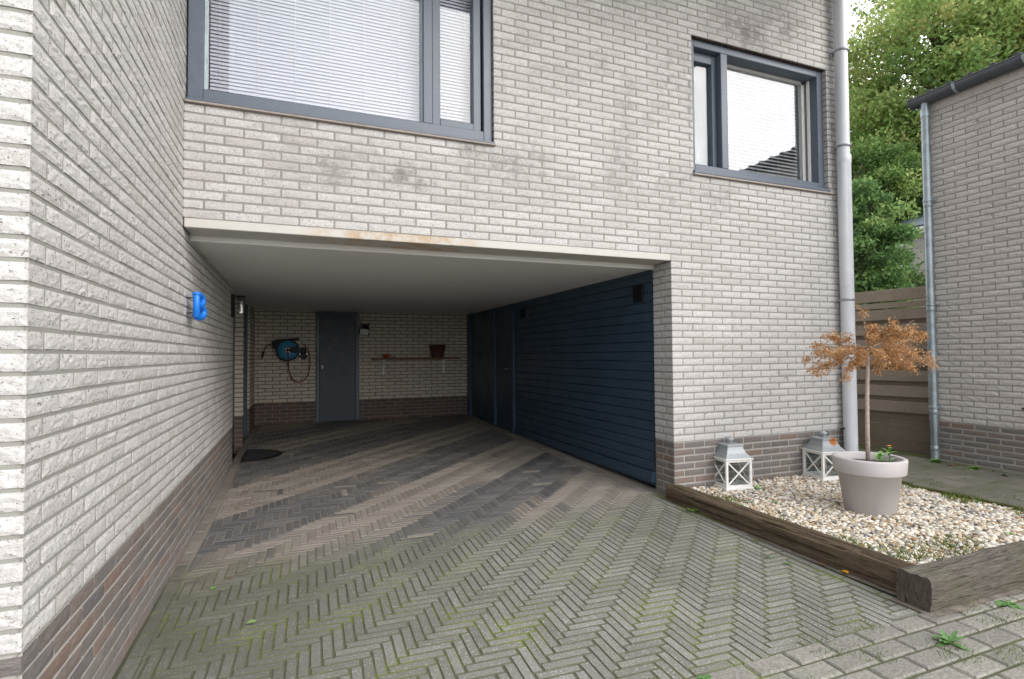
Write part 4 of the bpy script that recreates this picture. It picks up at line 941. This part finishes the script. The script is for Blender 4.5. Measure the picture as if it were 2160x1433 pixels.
mb.tube(spline([L_(990, 585, .15), L_(995, 640, .15), L_(998, 720, .09), L_(1030, 805, .07), L_(1085, 832, .07), L_(1140, 790, .07), L_(1165, 700, .07), L_(1160, 590, .07), L_(1130, 525, .07), L_(1108, 512, .05)]), .0095, 8)
mb.tube(spline([L_(868, 512, .08), L_(840, 518, .08), L_(815, 545, .07), L_(802, 580, .06)]), .007, 8); mb.tube([L_(797, 612, .06), L_(789, 634, .06)], .009, 8)
mb.obj('hose', red, hr)
mb = MB(); mb.tube([L_(803, 572, .06), L_(795, 614, .06)], .014, 10); mb.obj('nozzle', M['black'], hr)
cb = thing('junction_box', 'small black junction box with silver screws right of the hose reel', 'junction box', (zp(1112, 615)[0], YB-.006, zp(1112, 615)[1]))
mb = MB(); mb.box(-.07, .07, -.06, 0, -.053, .053, 0, .006)
for sx in (-1, 1):
    for sz in (-1, 1): mb.lathe([(.010, 0), (.010, .003), (.001, .004)], (sx*.057, -.06, sz*.041), 10, 1, False, Matrix.Rotation(R(90), 4, 'X'))
mb.box(-.045, .045, -.05, 0, .055, .16, 0, .012); mb.obj('box', [M['black'], M['silver']], cb)

fl = thing('floodlight', 'small black floodlight with pale glass mounted beside the blue storage door', 'floodlight', (1.79, YB-.01, 1.76))
Mf = Matrix.Translation((0, -.10, -.03)) @ Matrix.Rotation(R(8), 4, 'Y') @ Matrix.Rotation(R(18), 4, 'X')
mb = MB(); mb.box(-.088, .088, -.03, .03, -.072, .068, 0, .012, Mf); mb.box(-.04, .06, .02, .075, .06, .10, 0, .004, Mf); fbod = mb.obj('lamp_body', M['black'], fl)
mb = MB(); mb.box(-.074, .074, -.034, -.030, -.056, .054, 0, .001, Mf); mb.obj('lamp_glass', m_flat('frosted_reflector', (.62, .66, .60), .25, .2, .15, 40), fbod)
mb = MB(); mb.box(-.06, .10, -.10, -.0, .085, .10, 0, .002); mb.box(.02, .09, -.04, 0, .03, .10, 0, .005); mb.tube(spline([(-.03, -.015, .10), (-.05, -.012, .18), (-.09, -.012, .24), (-.10, -.012, .30)]), .004, 6); mb.obj('bracket', M['black'], fl)

sh = thing('wall_shelf', 'long thin wooden shelf on two white brackets on the back wall', 'shelf', (1.93, YB-.01, 1.235))
mb = MB(); mb.box(0, 1.60, -.20, -.0, -.014, .018, 0, .002); mb.obj('board', m_wood('shelf_wood', (.13, .075, .04), (.25, .15, .085), 0, (.4, 6, 6), False), sh)
for x in (.212, 1.347):
    mb = MB(); mb.box(x-.017, x+.017, -.008, 0, -.285, -.008, 0, .001); mb.box(x-.011, x+.011, -.18, -.004, -.006, -.001); mb.tube([(x, -.006, -.16), (x, -.14, -.006)], .005, 6)
    for z in (-.05, -.13, -.24): mb.tube([(x, -.006, z), (x, -.009, z)], .004, 6, 1)
    mb.obj('shelf_bracket', [M['white'], M['black']], sh)
bz = 1.235+.018
bw = thing('funnel', 'small red funnel on the left part of the wooden shelf', 'funnel', (2.185, YB-.11, bz))
mb = MB(); mb.lathe([(.028, 0), (.036, .006), (.052, .045), (.070, .062), (.073, .070), (.067, .067), (.048, .045), (.03, .01)], seg=28); mb.obj('cone', m_flat('red_plastic', (.38, .045, .022), .5), bw)
mb = MB(); mb.tube([(.06, -.02, .05), (.10, -.03, .02), (.14, -.03, .008)], .006, 8); mb.obj('spout', M['black'], bw)
bk = thing('basket', 'dark woven basket pot on the right part of the wooden shelf', 'basket', (3.135, YB-.11, bz))
mb = MB(); prof = [(.001, .002), (.105, 0)]
for k in range(13): f = k/12; prof.append((.107+.045*f+(.004 if k % 2 else 0), .01+.205*f))
prof += [(.160, .222), (.160, .232), (.150, .234), (.14, .2), (.10, .03)]
mb.lathe(prof, seg=40); mb.obj('weave', m_flat('dark_wicker', (.085, .032, .025), .8, var=.5, sc_=90, bump=.9), bk)
mb = MB()
for k in range(14): a = random.random()*6.28; mb.tube([(.08+.02*math.cos(a), .02*math.sin(a), .18), (.11+.06*math.cos(a), .05*math.sin(a), .25+.02*random.random())], .002, 4)
mb.obj('dry_stalks', m_flat('grey_stalk', (.16, .17, .18), .8), bk)

# wall lamp
wl = thing('wall_lamp', 'black wall lamp with clear glass cylinder near the front door', 'wall lamp', (0.0, 2.70, 1.86))
mb = MB(); mb.box(.002, .028, -.05, .05, -.13, .12, 0, .004); mb.box(.02, .135, -.012, .012, .098, .112, 0, .003); mb.obj('back_plate', M['black'], wl)
mb = MB(); mb.lathe([(.001, .082), (.048, .082), (.048, .100), (.001, .100)], (.095, 0, 0), 28, 0, False); mb.lathe([(.012, .05), (.012, .082)], (.095, 0, 0), 12); mb.obj('cap', M['black'], wl)
mb = MB(); mb.lathe([(.042, -.085), (.042, .082)], (.095, 0, 0), 32); mb.obj('glass_shade', m_glass('lamp_glass', .12, .02, (.78, .78, .76)), wl)
mb = MB(); mb.lathe([(.012, .05), (.013, .03), (.028, .0), (.030, -.02), (.022, -.045), (.001, -.055)], (.095, 0, 0), 20); mb.obj('bulb', m_flat('frosted_bulb', (.6, .58, .55), .3), wl)

# blue letter
lt = thing('letter_sign', 'bright blue balloon shaped letter B fixed to the pale brick wall', 'letter sign', (0.0, .135, 1.555), None, R(-14))
bl = m_flat('glossy_blue', (.012, .19, .72), .38, var=.03)
mb = MB(); xx = .062; r_b = .022
mb.tube([(xx, 0, -.002), (xx, 0, .0), (xx, 0, .155), (xx, 0, .160)], [.018, r_b, r_b, .018], 20)
mb.tube([(xx, 0, .147), (xx, 0, .152), (xx, 0, .163), (xx, 0, .168)], [.023, .0265, .0265, .020], 20)
up1 = spline([(xx, .012, .150), (xx, .055, .155), (xx, .090, .135), (xx, .092, .105), (xx, .060, .086), (xx, .02, .084)], 6); lo1 = spline([(xx, .02, .084), (xx, .065, .082), (xx, .105, .060), (xx, .105, .022), (xx, .06, .002), (xx, .012, .004)], 6)
mb.tube(up1, r_b*.86, 16); mb.tube(lo1, r_b*.9, 16); mb.obj('letter_body', bl, lt)
for y, z in ((.0, .03), (.0, .13), (.08, .02)): mb = MB(); mb.tube([(0, y, z), (xx-.02, y, z)], .004, 6); mb.obj('wall_pin', M['black'], lt)

# door mat
dm = thing('door_mat', 'black half round rubber doormat lying by the front door', 'doormat', (.075, 3.38, gz(.1, 3.38)+.004))
mb = MB(); pr = [(0, -.42)]+[(.42*math.sin(math.pi*k/28)*1.02, -.42*math.cos(math.pi*k/28)) for k in range(1, 28)]+[(0, .42)]
for zz_, s_ in ((0, 1), (.010, 1), (.013, .97)):
    for a, b in pr: mb.v.append((a*s_+(.006 if s_ < 1 else 0), b*s_, zz_))
n = len(pr)
for l in range(2):
    for k in range(n): mb.face((l*n+k, l*n+(k+1) % n, (l+1)*n+(k+1) % n, (l+1)*n+k))
mb.face(tuple(2*n+k for k in range(n))); mb.obj('rim', M['black'], dm)
mb = MB()
for i in range(12):
    for j in range(23):
        a, b = .03+i*.032+(.016 if j % 2 else 0), -.37+j*.0335
        if (a/.37)**2+(b/.38)**2 < 1: mb.lathe([(.012, .0132), (.011, .0165), (.001, .0168)], (a, b, 0), 6, 0, False)
mb.obj('rubber_pattern', m_flat('rubber', (.012, .012, .014), .6), dm)

# ------------------------------------------------------------------ weeds, grass, leaves
def weed(label, x, y, z, n, L, W, up_=.5, seed=0, mat='leafd', group='weeds growing between the paving'):
    r2 = random.Random(seed); mb = MB()
    for i in range(n):
        a = i*2.4+r2.uniform(-.4, .4); leaf_poly(mb, (r2.uniform(-.01, .01), r2.uniform(-.01, .01), 0), (math.cos(a), math.sin(a), r2.uniform(.15, up_)), L*r2.uniform(.6, 1.1), W*r2.uniform(.7, 1.1), r2.uniform(.1, .5))
    o = mb.obj('weed', M[mat], loc=(x, y, z)); return tag(o, label, 'weed', group)
weed('two-leaved bright weed at the foot of the long sleeper', 3.665, -.40, .012, 4, .075, .022, .9, 1, 'leafg')
weed('lush green weed at the foot of the galvanised downpipe', 7.36, -.03, .05, 26, .085, .024, 1.1, 3, 'leafg')
weed('round leafed weed against the neighbouring dark brick base', 7.33, -.42, .05, 24, .075, .022, 1.1, 4, 'leafg')
weed('spiky dandelion weed in the pavement near the sleeper corner', 3.41, -2.40, -.015, 18, .085, .010, .8, 5)
weed('flat green weed in front of the split sleeper', 4.12, -2.27, -.02, 9, .07, .022, .3, 6)
weed('small weed between the front pavement bricks', 2.21, -2.19, -.016, 9, .045, .008, .6, 7)
weed('tiny weed in the herringbone right of centre', 3.47, -1.34, 0, 8, .03, .007, .6, 8)
weed('tiny weed on the driveway near the edging row', 3.50, -1.46, 0, 8, .028, .006, .6, 9)
weed('little upright weed in front of the first lantern', 4.53, -.24, .07, 12, .05, .014, 1.2, 10, 'leafg')
weed('small green weed on the gravel left of the planter', 4.31, -.62, .07, 9, .04, .010, 1.2, 12, 'leafg')
weed('small green weed at the inner edge of the long sleeper', 3.95, -.62, .08, 9, .035, .009, 1.2, 13, 'leafg')
weed('small seedling at the right front of the gravel', 5.10, -1.80, .07, 8, .04, .010, 1.2, 14, 'leafg')
weed('tuft of green beside the kerb of the neighbouring wall', 7.25, -.72, .05, 14, .05, .010, 1.2, 15)
mb = MB()
for (cx, cy, r, n, h) in ((4.35, -1.86, .22, 420, .035), (4.62, -1.78, .14, 200, .03), (4.0, -.38, .10, 160, .04), (4.12, -.5, .08, 90, .03), (3.98, -.95, .12, 110, .03), (3.95, -1.5, .14, 200, .035), (4.05, -1.75, .14, 220, .035), (5.78, -1.15, .14, 260, .05), (5.80, -.7, .10, 90, .04), (4.9, -1.55, .10, 70, .02), (5.82, -1.6, .15, 180, .04), (4.5, -1.2, .3, 80, .02)): blades(mb, n, cx, cy, lambda x, y: grav_z(x, y), r, h, .0022, (0, 1))
for (cx, cy, r, n) in ((3.35, -2.45, .10, 90), (2.86, -2.20, .10, 80), (3.0, -2.33, .09, 60), (3.9, -2.28, .15, 120), (3.62, -.35, .05, 50), (3.62, -1.1, .05, 30), (3.56, -2.6, .10, 80), (2.6, -2.45, .10, 40), (3.2, -2.15, .08, 40)): blades(mb, n, cx, cy, -.02 if cy < -2 else .0, r, .022, .0016, (0, 1))
for _ in range(24): cx, cy = random.uniform(6.0, 7.4), random.uniform(-1.6, .6); blades(mb, 22, cx, cy, .042, .06, .018, .0022, (0, .7))
struct(mb.obj('grass', M['leaf_weed']), 'stuff')
def fleaf(label, x, y, z, L, W, mat, rot):
    mb = MB(); leaf_poly(mb, (0, 0, .004), (math.cos(rot), math.sin(rot), .05), L, W, .02); return tag(mb.obj('fallen_leaf', mat, loc=(x, y, z)), label, 'leaf', 'fallen leaves on the driveway')
yl = m_flat('pale_green_leaf', (.22, .33, .12), .7); bl_ = m_flat('brown_leaf', (.22, .09, .035), .8); yy_ = m_flat('yellow_leaf', (.75, .36, .02), .6)
fleaf('pale green leaf lying flat on the mossy driveway', .46, -1.03, 0, .045, .020, yl, .3)
fleaf('bright green small leaf nearer the dark side plinth', .25, -.56, .01, .04, .014, M['leafg'], 1.3)
fleaf('brown curled leaf on the driveway close to the side wall', .33, -.44, .012, .035, .008, bl_, 2.)
fleaf('brown leaf by the edging row near the side wall', .20, 1.05, .035, .05, .010, bl_, .6)
fleaf('yellow leaf caught under the long timber sleeper', 3.672, -1.72, .0, .05, .018, yy_, 1.2)
fleaf('orange leaf below the timber sleeper beside the yellow one', 3.668, -1.58, .0, .045, .014, bl_, 1.9)
fleaf('russet leaves heap at the foot of the galvanised downpipe', 7.33, -.16, .052, .09, .035, bl_, 4.6)
